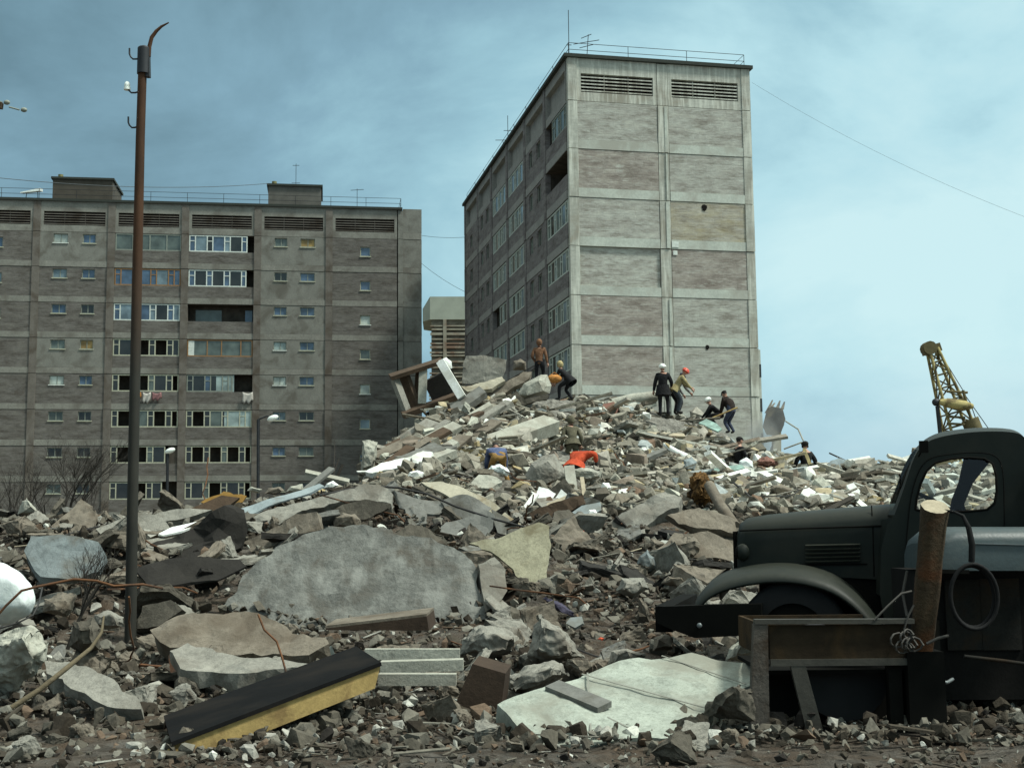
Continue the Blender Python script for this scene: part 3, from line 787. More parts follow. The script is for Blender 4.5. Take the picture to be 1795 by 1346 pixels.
FREE = [(871, 32.4), (1012, 34.0), (1003, 37.0), (1163, 45.6), (1188, 46.0), (1254, 46.6), (1283, 46.0), (1296, 38.6), (1416, 39.5), (946, 47), (992, 46.6), (876, 31.6)]
def in_way(px, D):
    return any(abs(px - a) < 27 and -4.0 < D - d < 0.6 for a, d in FREE)
def scatter(name, mat, N, Dr, pxr, size, seed, label, cat='rubble', lath=0.0, sink=0.25, keep=None, tilt=0.6):
    rg = np.random.RandomState(seed); V = []; F = []; n = 0
    D = rg.uniform(Dr[0], Dr[1], N); px = rg.uniform(pxr[0], pxr[1], N)
    P = np.array([at(a, 900, d)[:2] for a, d in zip(px, D)]); z = TZ(P)
    for i in range(N):
        if (keep and not keep(px[i], D[i], rg)) or in_way(px[i], D[i]): continue
        s = size * math.exp(min(0.85, rg.normal(0, 0.5))) * (0.55 + D[i] / 45)
        r = rotm(rg.normal(0, tilt), rg.normal(0, tilt), rg.uniform(0, 6.28))
        if rg.rand() < lath:
            T = LATH; sc = np.array((s * rg.uniform(2.5, 7), s * rg.uniform(.25, .6), s * rg.uniform(.08, .25)))
            r = rotm(rg.normal(0, .3), rg.normal(0, .14), rg.uniform(0, 6.28))
        else:
            T = TEMPL[rg.randint(len(TEMPL))]; sc = np.array((s, s, s)) * rg.uniform(0.7, 1.3, 3)
        v = (T[0] * sc) @ r.T
        lo = -v[:, 2].min()
        v = v + np.array((P[i, 0], P[i, 1], z[i] + lo * rg.uniform(0.1, 0.8) - sink * s * 0.3))
        V.append(v); F.extend([tuple(a + n for a in f) for f in T[1]]); n += len(v)
    me = bpy.data.meshes.new(name); me.from_pydata(np.concatenate(V).tolist(), [], F); me.update()
    o = link_mesh(name, me, mat); o['kind'] = 'stuff'; o['label'] = label; o['category'] = cat
    return o
GREY = [(0.0, (0.175, 0.162, 0.129)), (0.18, (0.239, 0.222, 0.178)), (0.38, (0.294, 0.276, 0.224)), (0.54, (0.129, 0.114, 0.089)), (0.65, (0.221, 0.192, 0.148)), (0.75, (0.368, 0.356, 0.290)),
        (0.845, (0.552, 0.553, 0.465)), (0.88, (0.193, 0.131, 0.091)), (0.92, (0.368, 0.297, 0.166)), (0.96, (0.046, 0.041, 0.033))]
BROWN = [(0.0, (0.065, 0.055, 0.041)), (0.2, (0.105, 0.095, 0.075)), (0.4, (0.15, 0.14, 0.114)), (0.56, (0.04, 0.032, 0.023)), (0.68, (0.18, 0.172, 0.143)), (0.80, (0.14, 0.10, 0.07)),
         (0.88, (0.34, 0.335, 0.295)), (0.95, (0.03, 0.026, 0.022)), (0.985, (0.55, 0.56, 0.50))]
PALE = [(0.0, (0.38, 0.36, 0.305)), (0.2, (0.53, 0.525, 0.455)), (0.38, (0.26, 0.24, 0.20)), (0.62, (0.68, 0.695, 0.63)), (0.74, (0.40, 0.34, 0.22)), (0.80, (0.38, 0.42, 0.41)), (0.87, (0.23, 0.19, 0.15)), (0.94, (0.80, 0.82, 0.76))]
m_grey = island_mat('fragments_grey', GREY); m_brown = island_mat('fragments_brown', BROWN); m_pale = island_mat('fragments_pale', PALE, 0.3)
def kp_up(px, D, rg):
    return not (px < 640 and D > 28) and not (px < 560 + 0 * D)
scatter('rubble_fragments', m_grey, 12000, (26, 49), (560, 1950), 0.115, 1, 'pale grey broken fragments covering the upper mound', lath=0.09, keep=kp_up, tilt=0.4)
scatter('rubble_fragments', m_brown, 13000, (9, 27), (-150, 1950), 0.075, 2, 'brown grey stony fragments over the lower foreground', lath=0.05)
scatter('rubble_grit', m_brown, 7000, (7, 17), (-150, 1950), 0.035, 3, 'fine brown grit between the foreground stones', lath=0.08)
scatter('plaster_splinters', m_pale, 1700, (27, 42), (1210, 1900), 0.17, 4, 'whitish splintered boards and plaster on the right hand field of debris', lath=0.45, tilt=0.35)
scatter('plaster_splinters', m_pale, 900, (29, 47), (640, 1260), 0.13, 5, 'whitish plaster crumbs strewn down the middle of the mound', lath=0.15, tilt=0.35)
# ------------------------------------------------------------------ debris one can point at
def clear_d(px, py, D, lift=0.14, back=0.4):
    """distance at which a piece seen at px, py rests on the mound instead of inside it"""
    ds = np.linspace(min(8.5, D), D, 90); r = ray(px, py)
    P = np.array([tuple(EYE + r * (d / r.y)) for d in ds]); g = TZ(P)
    bad = np.nonzero(P[:, 2] < g + lift)[0]
    return float(max(8.6, ds[bad[0]] - back)) if len(bad) else D
def panel_verts(pts, D, tilt, yaw, seed=0, jag=0.0, seg=0.25):
    """outline traced on the picture, laid on a plane that stands at distance D; tilt 0 = upright facing us, 90 = flat"""
    cx = sum(p[0] for p in pts) / len(pts); cy = sum(p[1] for p in pts) / len(pts)
    C = at(cx, cy, D); a, y = R(tilt), R(yaw)
    n = Vector((math.sin(y) * math.cos(a), -math.cos(y) * math.cos(a), math.sin(a)))
    rg = random.Random(seed); out = []
    W = []
    for p in pts:
        d = ray(*p); t = (C - EYE).dot(n) / d.dot(n)
        W.append(EYE + d * t)
    for i, p in enumerate(W):
        q = W[(i + 1) % len(W)]; L = (q - p).length
        out.append(p)
        if jag:
            k = max(1, min(9, int(L / seg)))
            e = (q - p).normalized(); s = n.cross(e)
            for j in range(1, k):
                out.append(p.lerp(q, (j + rg.uniform(-.25, .25)) / k) + s * rg.uniform(-jag, jag))
    return out, n
def slab(name, label, cat, pts, D, tilt, yaw, thick, mat, jag=0.03, seed=None, warp=0.0, group=None, seg=0.25):
    seed = seed if seed is not None else int(pts[0][0] * 7 + pts[0][1])
    D = clear_d(sum(p[0] for p in pts) / len(pts), sum(p[1] for p in pts) / len(pts), D)
    f, n = panel_verts(pts, D, tilt, yaw, seed, jag, seg)
    rg = random.Random(seed + 1)
    b = [p - n * thick + Vector((rg.uniform(-1, 1), rg.uniform(-1, 1), rg.uniform(-1, 1))) * jag * 0.8 for p in f]
    bm = bmesh.new()
    A = [bm.verts.new(p) for p in f]; B = [bm.verts.new(p) for p in b]
    k = len(A)
    bm.faces.new(A); bm.faces.new(list(reversed(B)))
    for i in range(k): bm.faces.new((A[i], B[i], B[(i + 1) % k], A[(i + 1) % k]))
    bmesh.ops.recalc_face_normals(bm, faces=bm.faces)
    bmesh.ops.triangulate(bm, faces=bm.faces)
    if thick >= 0.1: warp = max(warp, 0.03)
    if warp:
        for _ in range(3): bmesh.ops.subdivide_edges(bm, edges=[e for e in bm.edges if e.calc_length() > 0.12], cuts=1)
        bmesh.ops.triangulate(bm, faces=bm.faces)
        for v in bm.verts:
            v.co += n * (warp * (noise.noise(v.co * 1.6 + Vector((seed * .37, 0, 0))) * 1.6 + noise.noise(v.co * 4.5) * 0.35))
            if thick >= 0.1: v.co += noise.noise_vector(v.co * 7.0) * 0.022 + noise.noise_vector(v.co * 2.4) * 0.03
    me = bpy.data.meshes.new(name); bm.to_mesh(me); bm.free()
    o = link_mesh(name, me, mat)
    return tag(o, label, cat, group)
def boulder(name, label, cat, pts, D, depth, mat, seed=0, amp=0.06, front=0.55, group=None, sub=4, freq=2.2):
    """outline at distance D, bulging towards and away from us, with a broken surface"""
    rg = random.Random(seed + 5); P = []
    cx = sum(p[0] for p in pts) / len(pts); cy = sum(p[1] for p in pts) / len(pts)
    D = clear_d(cx, cy, D, back=0.2 + depth * .3)
    for p in pts:
        P.append(at(p[0], p[1], D + rg.uniform(-.1, .1) * depth))
    for s, k in ((-front, 0.62), (1 - front, 0.8)):
        for p in pts:
            P.append(at(cx + (p[0] - cx) * k * rg.uniform(.75, 1.1), cy + (p[1] - cy) * k * rg.uniform(.75, 1.1), D + s * depth * rg.uniform(.7, 1.1)))
    c = sum(P, Vector()) / len(P)
    me = hull_mesh([p - c for p in P], sub, amp * .62, seed, freq); me.name = name
    o = link_mesh(name, me, mat); o.location = c
    return tag(o, label, cat, group)
def stick(name, label, cat, P, r, mat, n=6, group=None):
    m = MB(); m.tube([at(*p) for p in P], r, n); return tag(m.build(name, mat), label, cat, group)
def plank(name, label, cat, a, b, w, t, mat, up=(0, -0.5, 0.9), group=None):
    dm = (a[2] + b[2]) / 2; dd = clear_d((a[0] + b[0]) / 2, (a[1] + b[1]) / 2, dm, 0.1, 0.15) - dm
    m = MB(); m.beam(at(a[0], a[1], a[2] + dd), at(b[0], b[1], b[2] + dd), w, t, up); return tag(m.build(name, mat), label, cat, group)

C_ = {}
C_['conc'] = rough_mat('concrete', (0.246, 0.237, 0.202), 0.3, 2.2, 0.6, stain=(0.15, 0.135, 0.11), agg=True)
C_['slab'] = rough_mat('slab_concrete', (0.145, 0.147, 0.132), 0.42, 3.2, 0.8, stain=(0.095, 0.087, 0.072), streak=True, fine=16, bdist=0.05, agg=True)
C_['conc_light'] = rough_mat('concrete_light', (0.364, 0.362, 0.302), 0.28, 2.0, 0.5, stain=(0.26, 0.245, 0.20), agg=True)
C_['conc_brown'] = rough_mat('concrete_brown', (0.182, 0.157, 0.122), 0.35, 2.4, 0.6, stain=(0.105, 0.085, 0.062), agg=True)
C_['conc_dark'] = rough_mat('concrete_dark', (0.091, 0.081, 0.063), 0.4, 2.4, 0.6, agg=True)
C_['ochre'] = rough_mat('lichened_sheet', (0.33, 0.31, 0.215), 0.35, 3.0, 0.4, stain=(0.18, 0.155, 0.095), agg=True)
C_['blue_grey'] = rough_mat('bluish_concrete', (0.165, 0.19, 0.19), 0.3, 2.4, 0.4, stain=(0.115, 0.108, 0.09), agg=True)
C_['white'] = rough_mat('white_plaster', (0.78, 0.80, 0.74), 0.12, 2.0, 0.25, stain=(0.58, 0.58, 0.51), fine=12)
C_['tile'] = rough_mat('tile_white', (0.335, 0.365, 0.31), 0.25, 2.2, 0.3, stain=(0.22, 0.22, 0.18), fine=26, agg=True)
C_['felt'] = rough_mat('tar_paper', (0.022, 0.02, 0.017), 0.4, 3.0, 0.4)
C_['felt_grey'] = rough_mat('roofing_sheet', (0.15, 0.15, 0.135), 0.35, 2.5, 0.4, stain=(0.085, 0.078, 0.062))
C_['tin'] = rough_mat('weathered_sheet', (0.34, 0.315, 0.24), 0.3, 2.5, 0.3, stain=(0.20, 0.16, 0.10))
C_['wood'] = rough_mat('old_wood', (0.36, 0.31, 0.22), 0.35, 5.0, 0.4, fine=30)
C_['wood_dark'] = rough_mat('dark_wood', (0.075, 0.05, 0.032), 0.4, 5.0, 0.4)
C_['wood_yellow'] = rough_mat('yellow_wood', (0.42, 0.30, 0.115), 0.3, 4.0, 0.3, stain=(0.24, 0.16, 0.065), fine=18)
C_['amber'] = rough_mat('amber_wood', (0.22, 0.125, 0.03), 0.4, 3.0, 0.3)
C_['rust'] = rough_mat('rusty_iron', (0.12, 0.055, 0.025), 0.45, 4.0, 0.4, stain=(0.05, 0.03, 0.02))
C_['orange'] = rough_mat('orange_rot', (0.16, 0.085, 0.028), 0.6, 5.0, 0.8, stain=(0.03, 0.021, 0.013))
C_['red_brown'] = rough_mat('red_brown_board', (0.20, 0.10, 0.075), 0.3, 3.0, 0.3)
C_['teal'] = rough_mat('teal_board', (0.30, 0.44, 0.38), 0.25, 3.0, 0.2, stain=(0.16, 0.22, 0.19))
C_['sky_board'] = rough_mat('pale_blue_board', (0.235, 0.275, 0.28), 0.3, 3.0, 0.3, stain=(0.16, 0.165, 0.15))
C_['cloth_white'] = rough_mat('white_cloth', (0.74, 0.80, 0.77), 0.14, 3.0, 0.4, stain=(0.55, 0.60, 0.57), fine=14)
C_['black'] = rough_mat('black_lacquer', (0.006, 0.006, 0.006), 0.4, 2.0, 0.1, rough=0.85, spec=0.08, stain=(0.014, 0.012, 0.010))
C_['brown_box'] = rough_mat('brown_box', (0.045, 0.03, 0.02), 0.4, 4.0, 0.3)
C_['purple'] = rough_mat('purple_cloth', (0.05, 0.045, 0.07), 0.4, 6.0, 0.5)
C_['red'] = rough_mat('red_rag', (0.42, 0.07, 0.03), 0.3, 6.0, 0.3)
C_['iron'] = plain('dark_iron', (0.03, 0.028, 0.026), 0.7)

# --- foreground, from left to right
boulder('white_sack', 'white bulging sack at the left edge behind a broken block', 'sack', [(-40, 1085), (-45, 1030), (-35, 988), (5, 980), (40, 998), (62, 1025), (68, 1052), (55, 1082), (10, 1102)], 12.2, 0.55, C_['cloth_white'], 1, 0.03, sub=1, freq=1.3)
sack_ = bpy.data.objects['white_sack']; _m = sack_.modifiers.new('soft', 'SUBSURF'); _m.levels = _m.render_levels = 2
for p in sack_.data.polygons: p.use_smooth = True
boulder('concrete_block', 'broken tan concrete block at the left edge under the white sack', 'concrete block', [(-60, 1225), (-55, 1130), (0, 1103), (45, 1087), (75, 1090), (97, 1128), (80, 1160), (35, 1200), (20, 1230)], 11.3, 0.9, C_['conc_light'], 2, 0.10)
slab('concrete_slab', 'long pale slab lying at the lower left beside the tan block', 'concrete slab', [(78, 1156), (120, 1158), (190, 1190), (240, 1213), (246, 1235), (190, 1232), (130, 1205), (80, 1175)], 10.7, 62, -12, 0.14, C_['conc'], 0.03, seg=0.1)
slab('concrete_slab', 'bluish grey slab leaning at the left beyond the white sack', 'concrete slab', [(70, 1012), (42, 968), (55, 940), (110, 938), (172, 948), (186, 972), (175, 1000), (130, 1014)], 17.5, 38, 8, 0.12, C_['blue_grey'], 0.03)
boulder('concrete_block', 'squat grey block between the bluish slab and the rusty pole', 'concrete block', [(70, 1075), (75, 1048), (110, 1036), (132, 1044), (130, 1070), (118, 1085)], 14.5, 0.6, C_['conc_brown'], 3, 0.07)
boulder('concrete_block', 'pale lump of concrete just left of the foot of the rusty pole', 'concrete block', [(160, 1100), (165, 1075), (195, 1070), (220, 1080), (221, 1098), (200, 1106)], 15, 0.5, C_['conc'], 4, 0.06)
boulder('concrete_block', 'dark squarish block in the gap left of the rusty pole', 'concrete block', [(118, 1135), (122, 1085), (165, 1078), (180, 1100), (176, 1140), (140, 1150)], 13.6, 0.5, C_['conc_dark'], 5, 0.06)
slab('concrete_slab', 'dark leaning slab right behind the foot of the pole', 'concrete slab', [(238, 1100), (250, 1060), (300, 1052), (318, 1068), (280, 1098)], 17.3, 28, -20, 0.14, C_['conc_dark'], 0.03)
slab('concrete_slab', 'large grey streaked slab leaning in the middle foreground', 'concrete slab', [(392, 1062), (420, 1020), (452, 985), (500, 955), (560, 931), (600, 926), (640, 921), (672, 922), (690, 936), (738, 943), (780, 955), (815, 975), (836, 1000), (845, 1040), (853, 1085), (800, 1108), (700, 1110), (560, 1112), (470, 1095)], 17.8, 36, 3, 0.26, C_['slab'], 0.05, seg=0.11, warp=0.025)
slab('concrete_slab', 'brown crumbling slab lapping the lower left of the big streaked slab', 'concrete slab', [(262, 1105), (310, 1075), (370, 1078), (430, 1070), (470, 1082), (530, 1105), (578, 1130), (520, 1150), (420, 1148), (330, 1140), (280, 1128)], 15.3, 58, -4, 0.25, C_['conc_brown'], 0.05, warp=0.05, seg=0.12)
slab('tar_sheet', 'black tar paper sheet curling up right of the rusty pole', 'tar paper', [(240, 985), (262, 950), (310, 930), (360, 905), (405, 885), (428, 893), (434, 925), (420, 955), (385, 976), (320, 984)], 22.5, 24, 5, 0.05, C_['felt'], 0.03, warp=0.22)
slab('tar_sheet', 'flat dark sheet under the curled black tar paper', 'tar paper', [(236, 1000), (300, 984), (420, 978), (432, 990), (380, 1012), (260, 1030)], 20.8, 52, 0, 0.05, C_['felt'], 0.03, warp=0.06)
slab('wooden_board', 'brown board with amber upper end above the black tar paper', 'board', [(268, 918), (330, 893), (388, 868), (420, 872), (396, 890), (330, 912)], 24, 30, -6, 0.07, C_['wood_dark'], 0.02)
slab('amber_board', 'amber coloured board end sticking out over the brown board', 'board', [(352, 880), (392, 861), (432, 869), (425, 880), (398, 882), (370, 889)], 23.7, 40, -6, 0.06, C_['amber'], 0.03, seg=0.1)
slab('white_board', 'bright white scrap lying just above the black tar paper', 'board', [(278, 935), (300, 924), (345, 914), (352, 918), (320, 930), (285, 938)], 22.8, 60, 0, 0.03, C_['white'], 0.02)
slab('concrete_slab', 'grey plank-like slab right of the pole under the far brown block', 'concrete slab', [(170, 925), (215, 905), (245, 895), (285, 905), (300, 925), (230, 940), (185, 942)], 24.5, 44, 0, 0.16, C_['conc'], 0.03)
slab('concrete_slab', 'grey slab lying below the amber board near the blocks', 'concrete slab', [(262, 905), (300, 895), (345, 890), (372, 893), (330, 908), (290, 914)], 25.4, 44, 0, 0.12, C_['conc'], 0.03)
boulder('concrete_block', 'pale triangular block at the left standing up from the debris line', 'concrete block', [(30, 902), (38, 878), (46, 871), (58, 886), (72, 900), (60, 906)], 23.5, 0.5, C_['conc_light'], 6, 0.05)
slab('concrete_slab', 'long overhanging grey slab above the big streaked slab', 'concrete slab', [(432, 912), (470, 893), (545, 872), (600, 858), (640, 849), (680, 856), (688, 868), (684, 882), (640, 874), (600, 876), (545, 890), (470, 932), (462, 928), (470, 912)], 23.2, 44, -5, 0.2, C_['conc'], 0.04, seg=0.15)
slab('painted_shade', 'dark slanting piece painted as shade under the overhanging grey slab', 'board', [(560, 912), (600, 884), (640, 873), (684, 884), (680, 893), (640, 908), (585, 918)], 22.4, 20, -6, 0.1, C_['conc_dark'], 0.03)  # dark slab colour stands in for the shade under the overhang
boulder('concrete_block', 'brown block holding up the overhanging grey slab', 'concrete block', [(582, 925), (585, 905), (600, 897), (622, 899), (634, 912), (632, 926)], 21.6, 0.5, C_['conc_brown'], 7, 0.05)
slab('concrete_slab', 'brownish slab face at the left end of the overhanging slab', 'concrete slab', [(425, 950), (470, 930), (520, 902), (556, 898), (564, 925), (500, 945), (440, 968)], 21.8, 30, -18, 0.16, C_['conc_brown'], 0.04)
slab('roofing_sheet', 'torn grey roofing sheet drooping right of the overhanging slab', 'roofing sheet', [(690, 862), (735, 868), (770, 872), (786, 892), (770, 903), (730, 898), (700, 890)], 23, 36, 10, 0.04, C_['felt_grey'], 0.03, warp=0.12)
slab('roofing_sheet', 'leaf shaped grey roofing sheet lying above the big streaked slab', 'roofing sheet', [(764, 925), (782, 907), (820, 903), (852, 898), (866, 908), (864, 925), (845, 940), (806, 936)], 21.4, 52, 4, 0.04, C_['felt_grey'], 0.03, warp=0.10)
slab('roofing_sheet', 'curled grey roofing sheet with a dark hollow under its edge', 'roofing sheet', [(772, 878), (800, 872), (840, 880), (862, 888), (850, 904), (815, 906), (790, 900)], 22.6, 46, 4, 0.04, C_['felt_grey'], 0.03, warp=0.14)
slab('weathered_sheet', 'long tan weathered sheet sloping down to the right at mid picture', 'sheet', [(738, 842), (770, 840), (800, 850), (850, 873), (893, 905), (922, 922), (915, 934), (880, 916), (846, 884), (790, 876), (770, 862)], 23.6, 50, 8, 0.04, C_['tin'], 0.02, warp=0.05)
slab('roofing_sheet', 'smooth grey sheet hanging below the long tan sheet', 'roofing sheet', [(862, 892), (890, 908), (918, 934), (908, 946), (874, 938), (866, 915)], 22.3, 30, 12, 0.04, C_['felt_grey'], 0.02)
slab('lichen_sheet', 'yellowish blotched sheet with a pointed left tip beside the big slab', 'sheet', [(822, 952), (880, 941), (915, 925), (945, 915), (963, 921), (962, 965), (958, 1024), (946, 1030), (915, 1018), (888, 988), (860, 966)], 18.6, 32, -12, 0.06, C_['ochre'], 0.02, seg=0.12)
slab('concrete_slab', 'stack of pale flaky pieces at the right edge of the big streaked slab', 'concrete slab', [(840, 985), (868, 975), (888, 995), (890, 1035), (872, 1062), (850, 1072), (848, 1030)], 18.2, 30, 18, 0.3, C_['conc'], 0.05, warp=0.06)
# small open-ended box lying at the foot of the slab
def dark_box(name, label, pts, D, depth, mat, top=None):
    a, b2, c, d = [at(x, y, D) for x, y in pts]          # left-bottom, right-bottom, right-top, left-top
    back = Vector((0.05, depth, 0.04)); m = MB()
    m.hexa([a, b2, b2 + back, a + back, d, c, c + back, d + back]); o = m.build(name, mat)
    if top:
        t = MB(); up = Vector((0, 0, 0.03)); t.hexa([d, c, c + back, d + back, d + up, c + up, c + back + up, d + back + up]); t.build('lid', top, o)
    return tag(o, label, 'box')
dark_box('wooden_box', 'low dark wedge-shaped box at the foot of the big streaked slab', [(572, 1104), (752, 1105), (748, 1080), (570, 1101)], 15.2, 0.55, C_['brown_box'], C_['conc_brown'])
dark_box('wooden_box', 'dark brown upended box beside the pale boards at the bottom', [(796, 1238), (878, 1244), (886, 1180), (828, 1163)], 11.0, 0.3, C_['brown_box'])
# black panelled cabinet toppled at the bottom edge
e = empty('toppled_cabinet', at(480, 1240, 10.0), label='toppled long cabinet with black top and yellow wooden side at the bottom', cat='cabinet')
off = Vector(e.location)
T1, T2, B2 = at(624, 1132, 11.5), at(668, 1160, 10.5), at(660, 1206, 10.5)
ax = (at(300, 1300, 9.1) - at(668, 1160, 10.5)); B1 = T1 + (B2 - T2)
m = MB(); th = 0.03
P8 = lambda o2: [p - off + o2 for p in (T1, T2, T2 + ax, T1 + ax)]
nrm = (T2 - T1).cross(ax).normalized(); nrm = nrm if nrm.z > 0 else -nrm
m.hexa(P8(-nrm * th) + P8(Vector())); m.build('black_top', C_['black'], e)
m = MB(); sn = Vector((nrm.cross(ax.normalized()))); sn = sn if sn.y < 0 else -sn
q = [T2 - nrm * (th + .003), B2, B2 + ax, T2 + ax - nrm * (th + .003)]
m.hexa([p - off - sn * 0.05 for p in q] + [p - off - sn * 0.02 for p in q]); m.build('yellow_side', C_['wood_yellow'], e)
m = MB(); q = [T1 - nrm * (th + .004), T2 - nrm * (th + .004) - sn * .08, B2 - sn * .08, B1]; m.hexa([p - off + ax * .004 for p in q] + [p - off + ax * .03 for p in q]); m.build('end_board', C_['brown_box'], e)
m = MB(); q = [T1 - nrm * (th + .004), B1, B1 + ax, T1 + ax - nrm * (th + .004)]; m.hexa([p - off + sn * .004 for p in q] + [p - off + sn * .03 for p in q]); m.build('back_board', C_['brown_box'], e)
for i, (x0, y0, x1, y1, w) in enumerate(((640, 1146, 806, 1146, .10), (668, 1168, 812, 1164, .17), (664, 1190, 800, 1190, .13))):
    plank('white_board', ('thin uppermost white board behind the toppled cabinet', 'broad middle white board touching the toppled cabinet end', 'lowest greyish white board beside the toppled cabinet')[i], 'board', (x0, y0, 12.4 - i * .45), (x1, y1, 12.4 - i * .45), w, 0.10, C_['conc_light'], up=(0, 0, 1))
slab('concrete_slab', 'pale slab lying flat behind the toppled black cabinet', 'concrete slab', [(300, 1140), (330, 1128), (420, 1150), (520, 1158), (560, 1165), (420, 1180), (330, 1172)], 12.0, 72, 0, 0.14, C_['conc'], 0.04, seg=0.12)
boulder('concrete_block', 'rounded grey boulder behind the pale boards at the bottom centre', 'concrete block', [(802, 1150), (806, 1118), (840, 1098), (885, 1098), (915, 1115), (905, 1148), (860, 1162)], 13.6, 0.8, C_['conc'], 8, 0.09)
boulder('concrete_block', 'grey boulder with a pale peak left of the white tiled slab', 'concrete block', [(925, 1150), (930, 1095), (942, 1070), (955, 1078), (985, 1092), (1010, 1120), (1030, 1155), (985, 1168), (940, 1165)], 13.4, 0.9, C_['conc'], 9, 0.10)
boulder('concrete_block', 'flat-topped grey block in front of the white tiled slab', 'concrete block', [(876, 1222), (880, 1180), (915, 1165), (985, 1158), (1003, 1182), (960, 1200), (930, 1222)], 11.6, 0.7, C_['conc'], 10, 0.08)
sl_o = slab('tiled_slab', 'big pale tiled slab lying flat at the bottom right of centre', 'tiled slab', [(868, 1240), (960, 1202), (1060, 1166), (1140, 1152), (1212, 1143), (1262, 1154), (1322, 1160), (1320, 1196), (1268, 1222), (1246, 1250), (1180, 1300), (950, 1300)], 10.3, 72, 0, 0.22, C_['tile'], 0.02, seg=0.2)
m = MB()
def on_slab(px, py, lift=0.006):
    pp = sl_n[0]; d = ray(px, py); t = (pp - EYE).dot(sl_n[1]) / d.dot(sl_n[1]); return EYE + d * t + sl_n[1] * lift
_f, _n2 = panel_verts([(868, 1240), (960, 1202), (1060, 1166), (1140, 1152), (1212, 1143), (1262, 1154), (1322, 1160), (1320, 1196), (1268, 1222), (1246, 1250), (1180, 1300), (950, 1300)], 10.3, 72, 0)
sl_n = (_f[0], _n2)
for a, b2 in (((1160, 1150), (1308, 1200)), ((1020, 1182), (1250, 1245)), ((1030, 1180), (1036, 1290)), ((960, 1206), (1130, 1290))):
    m.beam(on_slab(*a), on_slab(*b2), 0.014, 0.004, up=_n2)
m.build('tile_joint', plain('tile_joint', (0.19, 0.19, 0.16), 0.9), sl_o)
m = MB(); m.beam(on_slab(968, 1208, .03), on_slab(1060, 1246, .03), 0.16, 0.05, up=_n2); tag(m.build('wooden_plank', C_['felt_grey']), 'grey plank lying across the near corner of the pale tiled slab', 'plank')
boulder('concrete_block', 'pointed grey boulder between the tiled slab and the truck bumper', 'concrete block', [(1268, 1160), (1272, 1135), (1300, 1110), (1325, 1100), (1345, 1120), (1340, 1165)], 11.9, 0.6, C_['conc_light'], 11, 0.06)
boulder('concrete_block', 'dark rough block on the near right edge of the tiled slab', 'concrete block', [(1222, 1262), (1232, 1226), (1262, 1206), (1296, 1190), (1326, 1205), (1322, 1262)], 9.75, 0.4, C_['conc_dark'], 41, 0.08)
boulder('concrete_block', 'brown rock behind the far edge of the tiled slab', 'concrete block', [(1142, 1142), (1146, 1118), (1165, 1108), (1182, 1116), (1183, 1140)], 13.2, 0.5, C_['conc_brown'], 12, 0.05)
boulder('concrete_block', 'pale grey rock touching the left far edge of the tiled slab', 'concrete block', [(1062, 1168), (1068, 1138), (1100, 1132), (1135, 1146), (1120, 1165)], 13.2, 0.6, C_['conc'], 13, 0.06)
boulder('concrete_block', 'large light grey angular rock standing in the middle right debris', 'concrete block', [(1113, 990), (1118, 972), (1135, 960), (1150, 975), (1150, 992), (1132, 1008)], 20.2, 0.5, C_['blue_grey'], 14, 0.04)
boulder('concrete_block', 'blocky grey rock below the light angular rock', 'concrete block', [(1080, 1035), (1088, 1012), (1132, 1010), (1137, 1030), (1110, 1050)], 18.4, 0.6, C_['conc'], 15, 0.06)
boulder('concrete_block', 'flattish pale rock close to the truck fender', 'concrete block', [(1218, 1008), (1226, 996), (1255, 995), (1265, 1008), (1245, 1015)], 18.6, 0.5, C_['conc_light'], 16, 0.05)
boulder('concrete_block', 'rounded brown rock midway between slab and truck', 'concrete block', [(1160, 1022), (1170, 1008), (1200, 1008), (1212, 1022), (1190, 1034)], 18.4, 0.5, C_['conc_brown'], 17, 0.05)
boulder('cloth_bundle', 'dark purple bundle lying right of the yellowish blotched sheet', 'bundle', [(950, 1048), (955, 1043), (985, 1056), (1008, 1072), (1008, 1084), (990, 1080), (965, 1064)], 15.8, 0.3, C_['purple'], 18, 0.05)
slab('white_board', 'small bluish white scrap at the end of the dark purple bundle', 'board', [(992, 1092), (1000, 1082), (1020, 1080), (1022, 1092), (1008, 1100)], 15.4, 50, 0, 0.03, C_['sky_board'], 0.02)
boulder('red_rag', 'small orange red rag in the dark debris below the blue board', 'rag', [(1000, 934), (1008, 928), (1024, 930), (1026, 938), (1010, 942)], 22, 0.2, C_['red'], 19, 0.03, sub=2)
boulder('red_rag', 'small orange rag on the ground behind the white tiled slab', 'rag', [(1046, 1120), (1052, 1115), (1060, 1118), (1056, 1124)], 14.8, 0.1, C_['red'], 20, 0.02, sub=2)

# --- middle distance
slab('concrete_slab', 'sloping grey slab like a fallen trunk near the truck radiator', 'concrete slab', [(1046, 932), (1090, 900), (1130, 876), (1165, 860), (1196, 868), (1190, 888), (1150, 910), (1110, 936), (1075, 942)], 24.5, 40, -14, 0.3, C_['conc'], 0.05, warp=0.07)
slab('concrete_slab', 'brown layered slab next to the truck radiator', 'concrete slab', [(1170, 905), (1225, 888), (1285, 912), (1290, 938), (1230, 925), (1190, 920)], 22.6, 35, 14, 0.16, C_['conc_brown'], 0.04, warp=0.05)
slab('concrete_slab', 'broad dull brown slab low beside the truck radiator', 'concrete slab', [(1150, 965), (1180, 935), (1240, 930), (1290, 948), (1288, 985), (1230, 978)], 21, 40, 8, 0.2, C_['conc_brown'], 0.05, warp=0.05)
boulder('rotten_mattress', 'tangled orange brown mattress stuffing near the fallen post', 'mattress', [(1205, 870), (1208, 832), (1222, 820), (1242, 835), (1255, 862), (1262, 885), (1250, 890), (1222, 882)], 26.5, 0.8, C_['orange'], 21, 0.22, freq=3.2)
